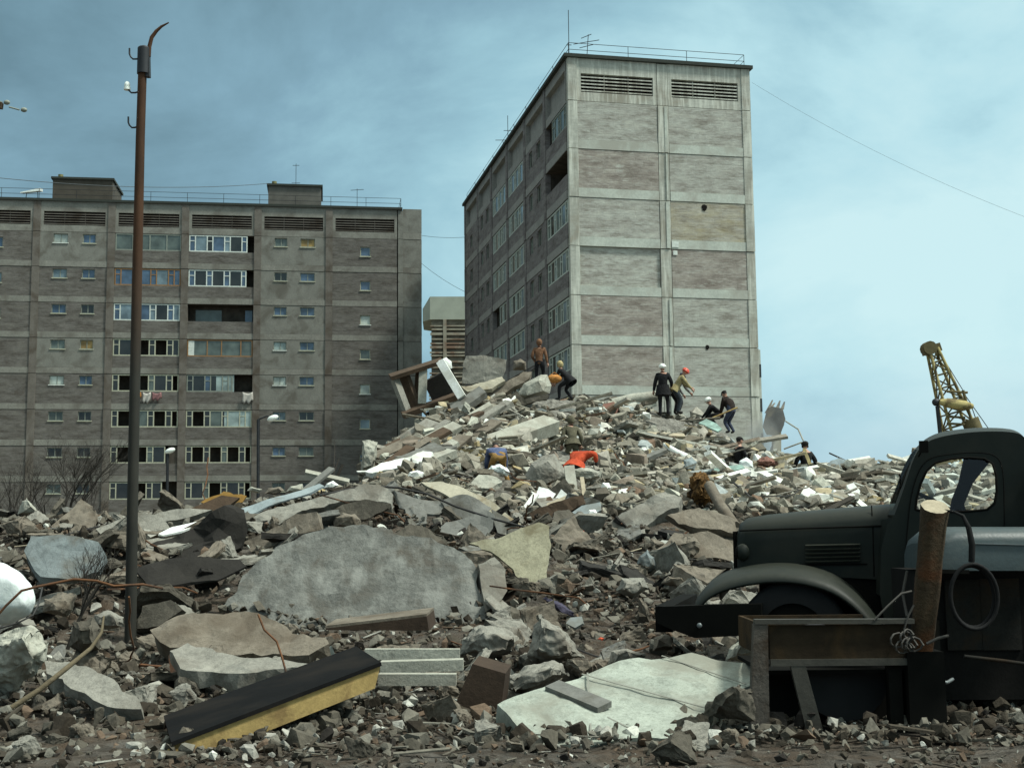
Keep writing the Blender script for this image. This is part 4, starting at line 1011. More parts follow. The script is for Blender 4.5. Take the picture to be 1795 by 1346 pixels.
stick('fallen_post', 'pale post leaning across from the orange mattress to the truck', 'post', [(1243, 850, 25.6), (1262, 885, 25), (1288, 922, 24.4)], 0.11, C_['conc_brown'], 7)
slab('plank_box', 'dark open box of boards above the grey roofing sheets', 'box', [(918, 905), (938, 892), (1000, 872), (1022, 868), (1024, 882), (985, 900), (940, 915)], 27, 20, -8, 0.25, C_['wood_dark'], 0.02)
plank('wooden_plank', 'pale plank along the top edge of the dark open box', 'plank', (925, 902, 26.7), (1012, 866, 27.0), 0.16, 0.05, C_['wood'])
plank('wooden_plank', 'narrow whitish batten leaning left of the dark open box', 'plank', (914, 902, 26.4), (940, 866, 26.9), 0.13, 0.05, C_['white'])
slab('paper_sheet', 'crumpled white sheet standing up behind the dark open box', 'sheet', [(936, 878), (945, 852), (962, 856), (974, 866), (966, 878), (945, 884)], 27.6, 20, 8, 0.02, C_['white'], 0.02, warp=0.06)
slab('paper_sheet', 'small white sheet right of the crumpled white sheet', 'sheet', [(974, 874), (984, 858), (996, 868), (990, 876)], 27.6, 30, -8, 0.02, C_['white'], 0.02, warp=0.03)
slab('blue_board', 'pale blue board slanting right of the dark open box', 'board', [(984, 908), (1020, 886), (1052, 880), (1054, 894), (1030, 904), (1000, 910)], 25.6, 52, -6, 0.04, C_['sky_board'], 0.02)
boulder('white_lump', 'round white lump lying on the pale blue board', 'plaster lump', [(1028, 900), (1032, 893), (1044, 893), (1048, 902), (1040, 908), (1032, 907)], 25, 0.2, C_['white'], 22, 0.02, sub=2)
boulder('white_lump', 'round white lump beside the upright grey post', 'plaster lump', [(1053, 855), (1056, 846), (1068, 846), (1072, 855), (1065, 860)], 29.5, 0.2, C_['white'], 23, 0.02, sub=2)
plank('concrete_post', 'rough upright grey post below the person in red', 'post', (1004, 868, 29.6), (998, 822, 30.2), 0.24, 0.24, C_['conc_light'], up=(0, 1, 0))
plank('wooden_plank', 'thin upright brown stake beside the rough grey post', 'plank', (1026, 880, 28.4), (1020, 838, 29.2), 0.09, 0.07, C_['wood'], up=(0, 1, 0))
boulder('concrete_block', 'pale jagged block on top of the rough grey post', 'concrete block', [(1000, 838), (1004, 822), (1030, 818), (1058, 824), (1060, 838), (1040, 846)], 30.4, 0.5, C_['conc_light'], 24, 0.08)
boulder('concrete_block', 'big smooth grey block with a slanted right side amid the white debris', 'concrete block', [(902, 872), (912, 845), (930, 812), (948, 800), (972, 793), (985, 812), (996, 832), (980, 850), (950, 862), (925, 880)], 31.5, 0.9, C_['conc'], 25, 0.04)
slab('painted_shade', 'dark slanting piece painted as shade below the big smooth grey block', 'board', [(918, 885), (950, 866), (990, 838), (1000, 850), (1002, 868), (960, 876), (930, 890)], 30.4, 15, -14, 0.14, C_['conc_dark'], 0.03)  # dark concrete tone put here as the block's shaded underside
boulder('white_sack', 'white crumpled sack in front of the crouching person in brown trousers', 'sack', [(854, 822), (862, 815), (876, 812), (890, 818), (895, 828), (890, 836), (868, 832)], 31.6, 0.35, C_['cloth_white'], 26, 0.06, freq=3)
slab('concrete_slab', 'flat whitish slab left of the big smooth grey block', 'concrete slab', [(826, 845), (838, 832), (862, 834), (880, 842), (862, 852), (838, 855)], 30.8, 60, 0, 0.12, C_['conc_light'], 0.03)
plank('concrete_beam', 'long pale concrete beam slanting across the mound behind the crouching person', 'concrete beam', (838, 790, 36.6), (966, 744, 39.0), 0.62, 0.42, C_['conc_light'], up=(0, -0.55, 0.83))
plank('wooden_plank', 'thin yellow plank below the long pale concrete beam', 'plank', (870, 806, 34.6), (928, 782, 35.6), 0.10, 0.05, C_['wood'])
boulder('concrete_block', 'stubby upright block with a crumbled head at the left end of the mound', 'concrete block', [(630, 832), (632, 806), (640, 776), (634, 772), (650, 768), (664, 774), (656, 790), (650, 812), (655, 835)], 32.4, 0.5, C_['conc_light'], 27, 0.06)
slab('white_board', 'long white slab wedge at the left end of the mound', 'board', [(640, 828), (668, 812), (704, 801), (722, 800), (716, 812), (680, 824), (652, 832)], 32.2, 55, -6, 0.12, C_['white'], 0.02)
slab('white_board', 'second white piece touching the long white wedge', 'board', [(724, 812), (722, 800), (742, 790), (760, 792), (752, 806), (735, 815)], 32.6, 50, -6, 0.1, C_['white'], 0.02)
boulder('white_lump', 'white rounded block below the long white wedge', 'plaster lump', [(712, 836), (716, 826), (732, 822), (744, 828), (742, 838), (725, 842)], 30.5, 0.3, C_['white'], 28, 0.03, sub=2)
plank('wooden_plank', 'pale plank lying lengthwise at the left end of the mound', 'plank', (535, 827, 28), (612, 844, 28.2), 0.16, 0.06, C_['conc_light'])
plank('wooden_plank', 'grey plank crossing over the pale plank at the left end', 'plank', (528, 866, 27.2), (582, 821, 27.9), 0.16, 0.06, C_['felt_grey'])
slab('blue_board', 'bluish strip of sheet running along the left ridge', 'board', [(410, 905), (414, 892), (448, 882), (500, 868), (545, 852), (560, 846), (568, 850), (520, 872), (470, 888), (436, 902)], 25.2, 58, -6, 0.04, C_['sky_board'], 0.02, warp=0.03)
boulder('white_lump', 'white rag lump on the ridge beside the crossed planks', 'plaster lump', [(566, 856), (572, 848), (584, 842), (594, 850), (586, 856)], 26, 0.2, C_['white'], 29, 0.03, sub=2)
for i, (pts, lb) in enumerate((([(432, 860), (440, 852), (462, 857), (455, 866)], 'small cream lump left on the ridge near the amber board'), ([(462, 866), (470, 856), (492, 852), (500, 860), (485, 868)], 'brownish lump on the ridge among cream lumps'), ([(500, 862), (508, 852), (530, 848), (532, 858), (515, 866)], 'cream lump on the ridge nearest the crossed planks'))):
    boulder('concrete_block', lb, 'concrete block', pts, 26.4, 0.3, (C_['conc_light'], C_['conc_brown'], C_['conc_light'])[i], 30 + i, 0.04, sub=2)

# --- top of the mound
e = empty('broken_framework', at(740, 715, 42), label='broken wooden frame of posts standing at the left top of the mound', cat='frame')
off = Vector(e.location)
def fb(name, a, b2, w, h2, mt, up=(0, -.3, 1)):
    m = MB(); m.beam(at(*a) - off, at(*b2) - off, w, h2, up); return m.build(name, mt, e)
fb('top_beam', (684, 661, 42), (776, 632, 42.3), 0.55, 0.13, C_['wood_dark'])
fb('post', (692, 664, 42), (714, 722, 41.8), 0.22, 0.2, C_['conc']); fb('post', (706, 658, 42.3), (728, 716, 42.2), 0.16, 0.5, C_['wood_dark']); fb('post', (742, 648, 42.1), (740, 708, 41.9), 0.26, 0.14, C_['conc_light'])
fb('post', (733, 652, 42.4), (728, 712, 42.3), 0.12, 0.2, C_['wood_dark'])
fb('bottom_beam', (706, 728, 41.6), (806, 692, 42.0), 0.4, 0.18, C_['wood_dark'])
fb('back_board', (752, 690, 43.2), (800, 664, 43.3), 0.15, 0.9, C_['felt'])
plank('white_beam', 'bright white beam leaning on the right of the broken frame', 'beam', (772, 634, 41.6), (810, 697, 41.2), 0.27, 0.2, C_['white'], up=(0, 1, 0.2))
boulder('white_lump', 'bright white knob at the upper end of the white leaning beam', 'plaster lump', [(768, 642), (768, 632), (782, 626), (792, 634), (793, 645), (784, 652)], 41.7, 0.3, C_['white'], 33, 0.03, sub=2)
slab('concrete_slab', 'upright grey slab standing on the top of the mound beside the stripped building', 'concrete slab', [(811, 672), (812, 640), (817, 623), (848, 622), (888, 630), (886, 648), (880, 664), (850, 672)], 44.8, 5, 6, 0.22, C_['conc'], 0.03)
boulder('concrete_block', 'dark rounded block behind the top grey slab', 'concrete block', [(898, 650), (900, 634), (912, 628), (924, 634), (922, 650)], 47.5, 0.5, C_['conc_brown'], 35, 0.06)
slab('concrete_slab', 'tan slab lying under the upright top slab', 'concrete slab', [(808, 678), (850, 670), (880, 660), (886, 668), (862, 682), (820, 686)], 44, 40, 0, 0.16, C_['tin'], 0.03)
slab('concrete_slab', 'dark grey slab resting between the upright slab and the cube', 'concrete slab', [(860, 688), (885, 672), (918, 652), (932, 652), (928, 664), (895, 684), (875, 694)], 44.2, 32, -10, 0.2, C_['conc_brown'], 0.03)
boulder('concrete_block', 'big rectangular grey block tipped over on the mound top', 'concrete block', [(906, 692), (918, 672), (948, 656), (960, 657), (967, 676), (964, 690), (930, 698), (916, 701)], 43.6, 1.1, C_['conc_light'], 34, 0.03)
slab('painted_shade', 'dark edge piece painted as shade below the tipped rectangular block', 'board', [(890, 700), (905, 684), (918, 700), (962, 692), (958, 700), (916, 710)], 43, 10, 0, 0.14, C_['conc_dark'], 0.03)  # shade along the block's lower edge, drawn as a dark slab
stick('round_log', 'pale round log lying left of the worker with the white helmet', 'log', [(1072, 706, 46), (1110, 699, 46.2), (1150, 695, 46.4)], [0.15, 0.2, 0.2], C_['conc_light'], 9)
slab('red_board', 'dull red brown board below the pale round log', 'board', [(1050, 722), (1058, 708), (1076, 704), (1084, 716), (1080, 726)], 44.6, 35, 0, 0.06, C_['red_brown'], 0.02)
slab('teal_board', 'pale green sheet at the feet of the worker with the shovel', 'sheet', [(1225, 741), (1238, 734), (1256, 742), (1266, 752), (1258, 756), (1240, 748)], 45.2, 55, 0, 0.04, C_['teal'], 0.02)
stick('white_pipe', 'white pipe end pointing up in the middle of the right slope', 'pipe', [(1165, 779, 37.5), (1188, 794, 37), (1212, 808, 36.4)], [0.07, 0.10, 0.16], C_['white'], 8)
boulder('plaster_lump', 'bluish white plaster lump at the lower end of the white pipe', 'plaster lump', [(1196, 822), (1198, 806), (1212, 800), (1222, 810), (1218, 824), (1206, 830)], 36, 0.4, C_['sky_board'], 36, 0.04, sub=2)
plank('wooden_plank', 'grey pole-like plank slanting below the white pipe', 'plank', (1112, 812, 35.4), (1165, 790, 36.4), 0.16, 0.12, C_['felt_grey'])
plank('wooden_plank', 'yellowish plank of a pair of crossed planks on the right slope', 'plank', (1140, 758, 39.6), (1160, 790, 38.2), 0.1, 0.06, C_['wood'])
plank('wooden_plank', 'long flat yellowish plank over a dark hollow on the right slope', 'plank', (1118, 760, 40), (1200, 764, 40.2), 0.22, 0.07, C_['wood'])
slab('painted_shade', 'dark piece painted as a shaded hollow under the long flat yellowish plank', 'board', [(1124, 766), (1186, 766), (1182, 774), (1150, 774), (1130, 772)], 39.4, 20, 0, 0.1, C_['wood_dark'], 0.02)  # dark sheet in place of the shaded gap beneath the plank
slab('teal_board', 'long pale teal board on the right hand field of debris', 'board', [(1242, 824), (1262, 818), (1300, 814), (1306, 820), (1268, 828), (1246, 830)], 34, 40, -4, 0.07, C_['teal'], 0.01)
boulder('white_sack', 'white rounded sack beside the long pale teal board', 'sack', [(1294, 822), (1296, 808), (1308, 801), (1320, 808), (1322, 820), (1308, 826)], 36, 0.4, C_['cloth_white'], 37, 0.03, sub=2)
boulder('dirt_heap', 'rusty brown heap under the excavator bucket', 'heap', [(1322, 818), (1326, 806), (1345, 800), (1364, 806), (1366, 816), (1345, 820)], 38.6, 0.7, C_['red_brown'], 38, 0.1)
slab('concrete_slab', 'long flat-topped concrete wall piece left of the truck cab', 'concrete slab', [(1496, 830), (1500, 818), (1545, 815), (1592, 815), (1596, 830), (1545, 833)], 38, 6, 0, 0.4, C_['conc_light'], 0.03)
slab('sky_board', 'whitish sheet in front of the worker seen from behind', 'sheet', [(1444, 822), (1456, 808), (1472, 803), (1496, 814), (1490, 824), (1465, 828)], 36.6, 35, 0, 0.06, C_['sky_board'], 0.02, warp=0.05)
plank('wooden_plank', 'long pale board slanting left of the truck hood', 'plank', (1336, 830, 33), (1382, 852, 31.6), 0.22, 0.1, C_['white'])
plank('wooden_plank', 'pale curved board lying under the teal board', 'plank', (1256, 842, 32.4), (1312, 826, 33), 0.2, 0.09, C_['white'])
plank('wooden_plank', 'short white board standing up near the truck hood', 'plank', (1400, 892, 28.4), (1420, 858, 29), 0.26, 0.06, C_['white'], up=(0, -1, 0.3))
slab('yellow_board', 'cream yellow board lying near the truck hood', 'board', [(1446, 862), (1470, 866), (1482, 884), (1450, 884), (1452, 872)], 29, 50, 0, 0.05, C_['wood'], 0.02)
slab('white_board', 'white upright shard behind the middle of the truck hood', 'board', [(1484, 850), (1496, 846), (1508, 860), (1506, 868), (1490, 864)], 30.5, 25, 0, 0.08, C_['white'], 0.02)
boulder('concrete_block', 'rounded brown concrete lump behind the front of the truck hood', 'concrete block', [(1345, 862), (1352, 850), (1375, 848), (1392, 858), (1386, 872), (1360, 872)], 30.5, 0.6, C_['conc_brown'], 39, 0.05)
stick('iron_rod', 'thin dark rod bent across the white boards behind the hood', 'rod', [(1286, 846, 29.5), (1310, 866, 28.6), (1328, 886, 27.6)], 0.025, C_['iron'], 5)
stick('iron_rod', 'thin rod pointing up from the debris near the wall piece', 'rod', [(1454, 794, 37.5), (1480, 806, 37), (1498, 816, 36.5)], 0.025, C_['iron'], 5)
stick('thin_pole', 'thin pale pole leaning up left of the worker seen from behind', 'pole', [(1377, 738, 41), (1399, 752, 40.6), (1408, 772, 40.2)], 0.025, C_['conc_light'], 5)
stick('thin_pole', 'thin pale rod sloping towards the worker seen from behind', 'pole', [(1374, 787, 40.4), (1390, 781, 40.3), (1406, 775, 40.2)], 0.025, C_['conc_light'], 5)
stick('cable', 'dark cable looping along the ridge of grey sheets', 'cable', [(560, 868, 22.6), (600, 860, 22.7), (640, 851, 22.8), (700, 855, 22.6), (750, 866, 22.2), (800, 888, 21.8), (860, 908, 21.5), (925, 925, 21)], 0.02, C_['iron'], 5)
stick('wire', 'rusty wire arching from the white sack across the pole', 'wire', [(-10, 1085, 11.4), (10, 1062, 11.4), (38, 1035, 11.4), (70, 1027, 11.5), (130, 1015, 11.6), (170, 1018, 11.6), (200, 1027, 11.6), (250, 1024, 11.7), (285, 1031, 11.9)], 0.012, C_['rust'], 5)
stick('wire', 'second dark wire sagging under the white sack', 'wire', [(-10, 1104, 11), (30, 1092, 11), (58, 1078, 11), (68, 1058, 11.2), (74, 1030, 11.4)], 0.008, C_['iron'], 5)
stick('branch', 'long bare stick slanting at the lower left corner', 'stick', [(20, 1240, 9.6), (70, 1208, 9.7), (120, 1168, 9.8), (160, 1135, 10), (178, 1108, 10.1), (182, 1080, 10.2)], [0.022, 0.022, 0.02, 0.016, 0.013, 0.008], rough_mat('dry_bark', (.13, .105, .065), .4, 9, .5), 6)
plank('rusty_strip', 'upper rusty strip standing before the brown crumbling slab', 'strip', (300, 1146, 13.2), (306, 1185, 12.6), 0.07, 0.02, C_['rust'], up=(0, -1, 0))
plank('rusty_strip', 'lower tan strip slanting from the rusty strip to the cabinet', 'strip', (312, 1166, 12.4), (338, 1202, 11.8), 0.06, 0.03, C_['wood'], up=(0, -1, 0))

# --- smaller pieces that nothing tells apart within their patch
def kp_b(px, D): return not (390 < px < 860 and 14.2 < D < 18.5) and not (840 < px < 1340 and D < 12.4) and not (130 < px < 690 and D < 12.2)
def rnd_shape(kind, i):
    rg = random.Random(500 + i)
    if kind == 'block':
        return hull_mesh(rnd_hull(13, (1, rg.uniform(.6, 1), rg.uniform(.45, .8)), rg), 3, 0.085, i, 2.0)
    if kind == 'slab':
        n = rg.choice((4, 5, 6)); P = []
        for k in range(n):
            a = 6.283 * (k + rg.uniform(-.25, .25)) / n; P.append((math.cos(a) * rg.uniform(.8, 1.1), math.sin(a) * rg.uniform(.5, .75)))
        return hull_mesh([Vector((x, y, z + rg.uniform(-.02, .02))) for x, y in P for z in (-.09, .09)], 3, 0.05, i, 3)
    m = MB(); w = rg.uniform(.05, .12); m.box(-1, 1, -w, w, -.03, .03)
    me = bpy.data.meshes.new('p'); me.from_pydata([(x, y + 0.04 * math.sin(x * 2 + i), z) for x, y, z in m.v], [], m.f); return me
def individuals(name, kind, cat, N, Dr, pxr, size, mats, label, group, seed, keep=None, tilt=0.35):
    rg = random.Random(seed); shapes = []
    for i in range(6):
        for j, mt in enumerate(mats):
            me = rnd_shape(kind, i + seed); me.name = name; me.materials.append(mt); shapes.append(me)
    for i in range(N):
        D = rg.uniform(*Dr); px = rg.uniform(*pxr)
        if (keep and not keep(px, D)) or in_way(px, D): continue
        p = at(px, 900, D); z = gz(p.x, p.y); s = size * 0.72 * math.exp(min(.5, rg.gauss(0, .35))) * (0.55 + D / 45)
        o = bpy.data.objects.new(name, shapes[rg.randrange(len(shapes))]); COL.objects.link(o)
        o.rotation_euler = (rg.gauss(0, tilt), rg.gauss(0, tilt), rg.uniform(0, 6.28)); o.scale = (s, s * rg.uniform(.8, 1.2), s)
        o.location = (p.x, p.y, z + s * (0.16 if kind == 'block' else 0.06))
        tag(o, label, cat, group)
kpm = lambda px, D: not (px < 660 and D > 28)
individuals('concrete_chunk', 'block', 'concrete chunk', 75, (27, 47), (640, 1320), 0.27, [C_['conc'], C_['conc_light'], C_['conc_brown']], 'loose grey concrete chunk somewhere on the slope of the mound', 'concrete chunks on the upper mound', 1, kpm)
individuals('concrete_chunk', 'block', 'concrete chunk', 75, (13, 26), (860, 1330), 0.27, [C_['conc'], C_['conc_brown'], C_['conc_brown']], 'brownish stony chunk in the low ground between big slab and truck', 'concrete chunks in the low ground before the truck', 2)
individuals('concrete_chunk', 'block', 'concrete chunk', 60, (10, 25), (-120, 560), 0.27, [C_['conc'], C_['conc_brown'], C_['conc_dark']], 'dull concrete chunk in the dark debris around the rusty pole', 'concrete chunks around the rusty pole', 3)
individuals('concrete_chunk', 'block', 'concrete chunk', 60, (8.6, 14), (-100, 1300), 0.33, [C_['conc'], C_['conc_brown'], C_['conc_dark']], 'grey concrete chunk at the very bottom of the view', 'concrete chunks along the bottom', 4)
individuals('slab_fragment', 'slab', 'slab fragment', 75, (27, 47), (640, 1320), 0.50, [C_['conc'], C_['conc_light'], C_['conc_brown']], 'flat grey slab fragment lying on the slope of the mound', 'slab fragments on the mound', 5, kpm, 0.26)
individuals('slab_fragment', 'slab', 'slab fragment', 165, (10.5, 27), (-100, 1300), 0.60, [C_['conc'], C_['conc_brown'], C_['felt_grey'], C_['conc_dark'], C_['felt']], 'flat dull slab fragment among the foreground stones', 'slab fragments in the foreground', 6, kp_b, 0.42)
individuals('white_fragment', 'slab', 'plaster fragment', 45, (27, 40), (1230, 1880), 0.27, [C_['white'], C_['conc_light'], C_['white']], 'whitish flat fragment in the field of debris behind the truck hood', 'whitish fragments behind the truck hood', 7, None, 0.22)
individuals('broken_plank', 'plank', 'plank', 34, (26, 46), (640, 1320), 0.38, [C_['wood'], C_['wood_dark'], C_['felt_grey']], 'splintered plank lying on the slope of the mound', 'broken planks on the mound', 8, lambda px, D: kpm(px, D) and D < 42, 0.08)
individuals('broken_plank', 'plank', 'plank', 34, (27, 40), (1230, 1880), 0.42, [C_['white'], C_['wood'], C_['conc_light']], 'pale broken board in the debris behind the truck hood', 'pale boards behind the truck hood', 9, lambda px, D: D < 36, 0.07)
individuals('broken_plank', 'plank', 'plank', 40, (11, 27), (-100, 1250), 0.42, [C_['wood'], C_['wood_dark'], C_['rust']], 'thin broken lath among the foreground stones', 'broken laths in the foreground', 10, None, 0.3)

individuals('rough_boulder', 'block', 'boulder', 64, (10.5, 22), (-120, 1320), 0.62, [C_['conc'], C_['conc_brown'], C_['conc_brown']], 'rough boulder-sized lump of concrete in the foreground debris', 'boulder sized lumps in the foreground', 12, kp_b)

RB_SH = []
for i in range(6):
    rg = random.Random(70 + i); m = MB(); p = Vector((0, 0, 0)); d = Vector((1, 0, .08)); P = [p]
    for k in range(7):
        d = (d + Vector((rg.gauss(0, .35), rg.gauss(0, .35), rg.gauss(-.03, .10)))).normalized(); p = p + d * .24; P.append(p)
    m.tube(P, .013, 5); me_ = bpy.data.meshes.new('iron_rod'); me_.from_pydata(m.v, [], m.f); me_.materials.append(C_['rust'] if i % 2 else C_['iron']); RB_SH.append(me_)
rg = random.Random(99)
for i in range(46):
    D = rg.uniform(10.5, 40); px = rg.uniform(-60, 1320)
    if in_way(px, D) or not kpm(px, D) or (390 < px < 980 and 13 < D < 21): continue
    p = at(px, 900, D); o = bpy.data.objects.new('iron_rod', RB_SH[i % 6]); COL.objects.link(o); s_ = .6 + D / 60
    o.location = (p.x, p.y, gz(p.x, p.y) + .08); o.rotation_euler = (rg.gauss(0, .2), rg.gauss(0, .1), rg.uniform(0, 6.28)); o.scale = (s_, s_, s_)
    tag(o, 'thin bent reinforcing rod sticking out of the rubble', 'rod', 'bent reinforcing rods in the rubble')

rg = random.Random(321)
for i in range(22):
    x = rg.uniform(645, 840); y = 842 - (x - 640) * 0.42 + rg.uniform(-50, 14); L = rg.uniform(35, 80); sl_ = rg.uniform(.35, .75)
    D = 33 + (830 - y) * 0.085
    m = MB(); w_ = rg.uniform(.18, .5); dd = clear_d(x + L / 2, y - L * sl_ / 2, D, .12, .2)
    m.beam(at(x, y, dd - .3), at(x + L, y - L * sl_, dd + .5), w_, rg.uniform(.06, .2), (0, -.5, .9))
    for q in range(len(m.v)): m.v[q] = tuple(Vector(m.v[q]) + Vector((rg.uniform(-1, 1), rg.uniform(-1, 1), rg.uniform(-1, 1))) * .05)
    tag(m.build('broken_beam', (C_['conc'], C_['felt_grey'], C_['conc_brown'], C_['conc_light'], C_['wood_dark'])[i % 5]), 'broken beam slanting up to the right on the left shoulder of the mound', 'beam', 'slanting beams on the left shoulder of the mound', 'thing')
# ------------------------------------------------------------------ people
def ik(a, b, l1, l2, pole):
    """middle joint of a two bone limb from a to b, bending towards pole"""
    a, b = Vector(a), Vector(b); d = b - a; L = min(d.length, (l1 + l2) * 0.995)
    d.normalize(); b = a + d * L
    x = (l1 * l1 - l2 * l2 + L * L) / (2 * L); h = math.sqrt(max(0, l1 * l1 - x * x))
    p = Vector(pole); p = (p - d * p.dot(d)).normalized()
    return a + d * x + p * h, b
def person(label, foot, yaw, pose, jacket, trousers, hat=None, skin='skin', hair='hair', bulk=1.0, scale=1.0):
    """local axes: x to the right of the person, y the way they face, z up.  foot: world point between the feet."""
    hip = Vector(pose.get('hip', (0, 0, .92))); lean = R(pose.get('lean', 4)); side = R(pose.get('side', 0))
    up = Vector((math.sin(side), math.sin(lean), math.cos(lean) * math.cos(side))).normalized()
    fw = Vector((0, math.cos(lean), -math.sin(lean)))
    rt = Vector((1, 0, 0))
    chest = hip + up * .34; neck = hip + up * .50
    hl = R(pose.get('head', 0)) + lean * 0.75
    hup = Vector((0, math.sin(hl), math.cos(hl))); hfw = Vector((0, math.cos(hl), -math.sin(hl)))
    head = neck + hup * .19
    V = []; E = []; Rd = []; B = []
    def v(p, r, tagname): V.append(Vector(p)); Rd.append(r * (bulk if tagname == 'j' else 1)); B.append(tagname); return len(V) - 1
    def e(a, b2): E.append((a, b2))
    P = v(hip, .150, 'j'); W = v(hip + up * .17, .140, 'j'); Cc = v(chest, .165, 'j'); T = v(hip + up * .46, .115, 'j'); N = v(neck + hup * .06, .058, 's'); Hd = v(neck + hup * .13, .06, 's')
    e(P, W); e(W, Cc); e(Cc, T); e(T, N); e(N, Hd)
    hands = []
    for s, key in ((-1, 'hl'), (1, 'hr')):
        sh = chest + up * .10 + rt * (s * .185)
        tgt = Vector(pose.get(key, (s * .26, .05, .80)))
        el, wr = ik(sh, tgt, .29, .26, pose.get('pole_' + key, (s * .5, -1, -.3)))
        a = v(sh, .085, 'j'); b1 = v(el, .062, 'j'); c = v(wr, .043, 'j')
        e(Cc, a); e(a, b1); e(b1, c)
        hands.append((wr, (wr - el).normalized(), s))
    for s, key in ((-1, 'fl'), (1, 'fr')):
        hj = hip + rt * (s * .095) - up * .05
        ft = Vector(pose.get(key, (s * .12, 0, .08)))
        kn, an = ik(hj, ft, .44, .43, pose.get('kpole', (s * .15, 1, .05)))
        a = v(hj, .108, 't'); b1 = v(kn, .075, 't'); c = v(an, .055, 't'); d = v(an + Vector((s * .03, .17, -.03)), .046, 'b')
        e(P, a); e(a, b1); e(b1, c); e(c, d)
    me = bpy.data.meshes.new('person'); me.from_pydata([p[:] for p in V], E, [])
    o = bpy.data.objects.new('person_tmp', me); COL.objects.link(o)
    md = o.modifiers.new('skin', 'SKIN'); md.use_smooth_shade = True
    for i, sv in enumerate(me.skin_vertices[0].data):
        sv.radius = (Rd[i], Rd[i] * (0.8 if B[i] == 'j' and i in (P, W, Cc, T) else 1.0)); sv.use_root = (i == 0)
    ms = o.modifiers.new('sub', 'SUBSURF'); ms.levels = 1; ms.render_levels = 1
    dg = bpy.context.evaluated_depsgraph_get(); dg.update()
    ev = bpy.data.meshes.new_from_object(o.evaluated_get(dg)); bpy.data.objects.remove(o)
    mb = MB()
    segs = [(V[a], V[b2], B[a] if B[a] != 's' else 's', B[b2]) for a, b2 in E]
    vs = [vv.co.copy() for vv in ev.vertices]
    idx = {'j': 0, 't': 1, 's': 2, 'b': 3}
    groups = {}
    for p in ev.polygons:
        c = Vector(p.center); best = None
        for (a, b2, ta, tb) in segs:
            d = b2 - a; q = max(0, min(1, (c - a).dot(d) / d.length_squared)); dd = (c - a - d * q).length
            if best is None or dd < best[0]: best = (dd, ta if (q < .5 or tb != 'b') and tb != 's' else tb, q, ta, tb)
        k = best[1]
        if best[3] == 'j' and best[4] == 't': k = 't' if best[2] > .55 else 'j'
        if best[3] == 't' and best[4] == 'b': k = 'b'
        mb.f.append(list(p.vertices)); mb.m.append(idx[k]); mb.s.append(True)
    mb.v = [tuple(p) for p in vs]
    # head with face, ears and hair
    Q = Matrix((rt, hfw, hup)).transposed()
    mb.ball(head, (.078, .098, .115), 2, 14, 10, Q)
    hp = lambda x, y, z: head + rt * x + hfw * y + hup * z
    mb.add([hp(-.014, .092, -.02), hp(.014, .092, -.02), hp(0, .092, .022), hp(0, .118, -.016)], [(0, 1, 3), (1, 2, 3), (2, 0, 3)], 2, False)
    for s in (-1, 1):
        mb.ball(hp(s * .032, .083, .012), .011, 5, 6, 4); mb.ball(hp(s * .079, 0, -.005), (.012, .022, .032), 2, 6, 5, Q)
    mb.ball(hp(0, .083, -.055), (.026, .012, .007), 6, 6, 4, Q)
    mb.ball(hp(0, -.014, .022), (.084, .098, .108), 4, 14, 8, Q)
    # hands: palm, four unequal curled fingers and a thumb
    for wr, dr, s in hands:
        sd = dr.cross(Vector((0, 0, 1)));
        sd = sd.normalized() if sd.length > .1 else Vector((1, 0, 0))
        dn = dr.cross(sd).normalized()
        mb.tube([wr - dr * .01, wr + dr * .03, wr + dr * .085], [.03, .042, .038], 8, 2)
        for i, L in enumerate((.070, .082, .076, .058)):
            b0 = wr + dr * .075 + sd * (.03 - .02 * i)
            mb.tube([b0, b0 + dr * (L * .5), b0 + dr * (L * .75) + dn * (L * .4), b0 + dr * (L * .6) + dn * (L * .75)], [.0105, .0095, .0085, .006], 5, 2)
        b0 = wr + dr * .03 + sd * .035
        mb.tube([b0, b0 + sd * .03 + dr * .025, b0 + sd * .03 + dr * .055 + dn * .02], [.012, .011, .008], 5, 2)
    root = empty('person', foot, yaw, label=label, cat='person'); root.scale = (scale,) * 3
    mb.build('body', [M_[jacket], M_[trousers], M_[skin], M_['boots'], M_[hair], M_['eye'], M_['lip']], root)
    if hat:
        kind, hm = hat; h = MB()
        if kind == 'helmet':
            h.ball(hp(0, -.005, .045), (.118, .138, .10), 0, 14, 8, Q); h.tube([hp(0, 0, .028), hp(0, 0, .045)], [.148, .135], 14, 0); h.ball(hp(0, .12, .03), (.08, .05, .010), 0, 10, 4, Q)
        elif kind == 'cap':
            h.ball(hp(0, -.01, .055), (.098, .115, .075), 0, 14, 8, Q); h.ball(hp(0, .10, .04), (.07, .055, .010), 0, 10, 4, Q)
        elif kind == 'earflap':
            h.ball(hp(0, -.01, .06), (.11, .125, .085), 0, 14, 8, Q); h.tube([hp(0, -.005, .03), hp(0, -.005, .075)], [.112, .118], 12, 0)
            for s in (-1, 1): h.ball(hp(s * .085, -.01, -.02), (.025, .05, .06), 0, 8, 6, Q)
        elif kind == 'hood':
            h.ball(hp(0, -.03, .01), (.115, .12, .14), 0, 12, 8, Q)
        h.build({'helmet': 'helmet', 'cap': 'cap', 'earflap': 'fur_hat', 'hood': 'hood'}[kind], M_[hm], root)
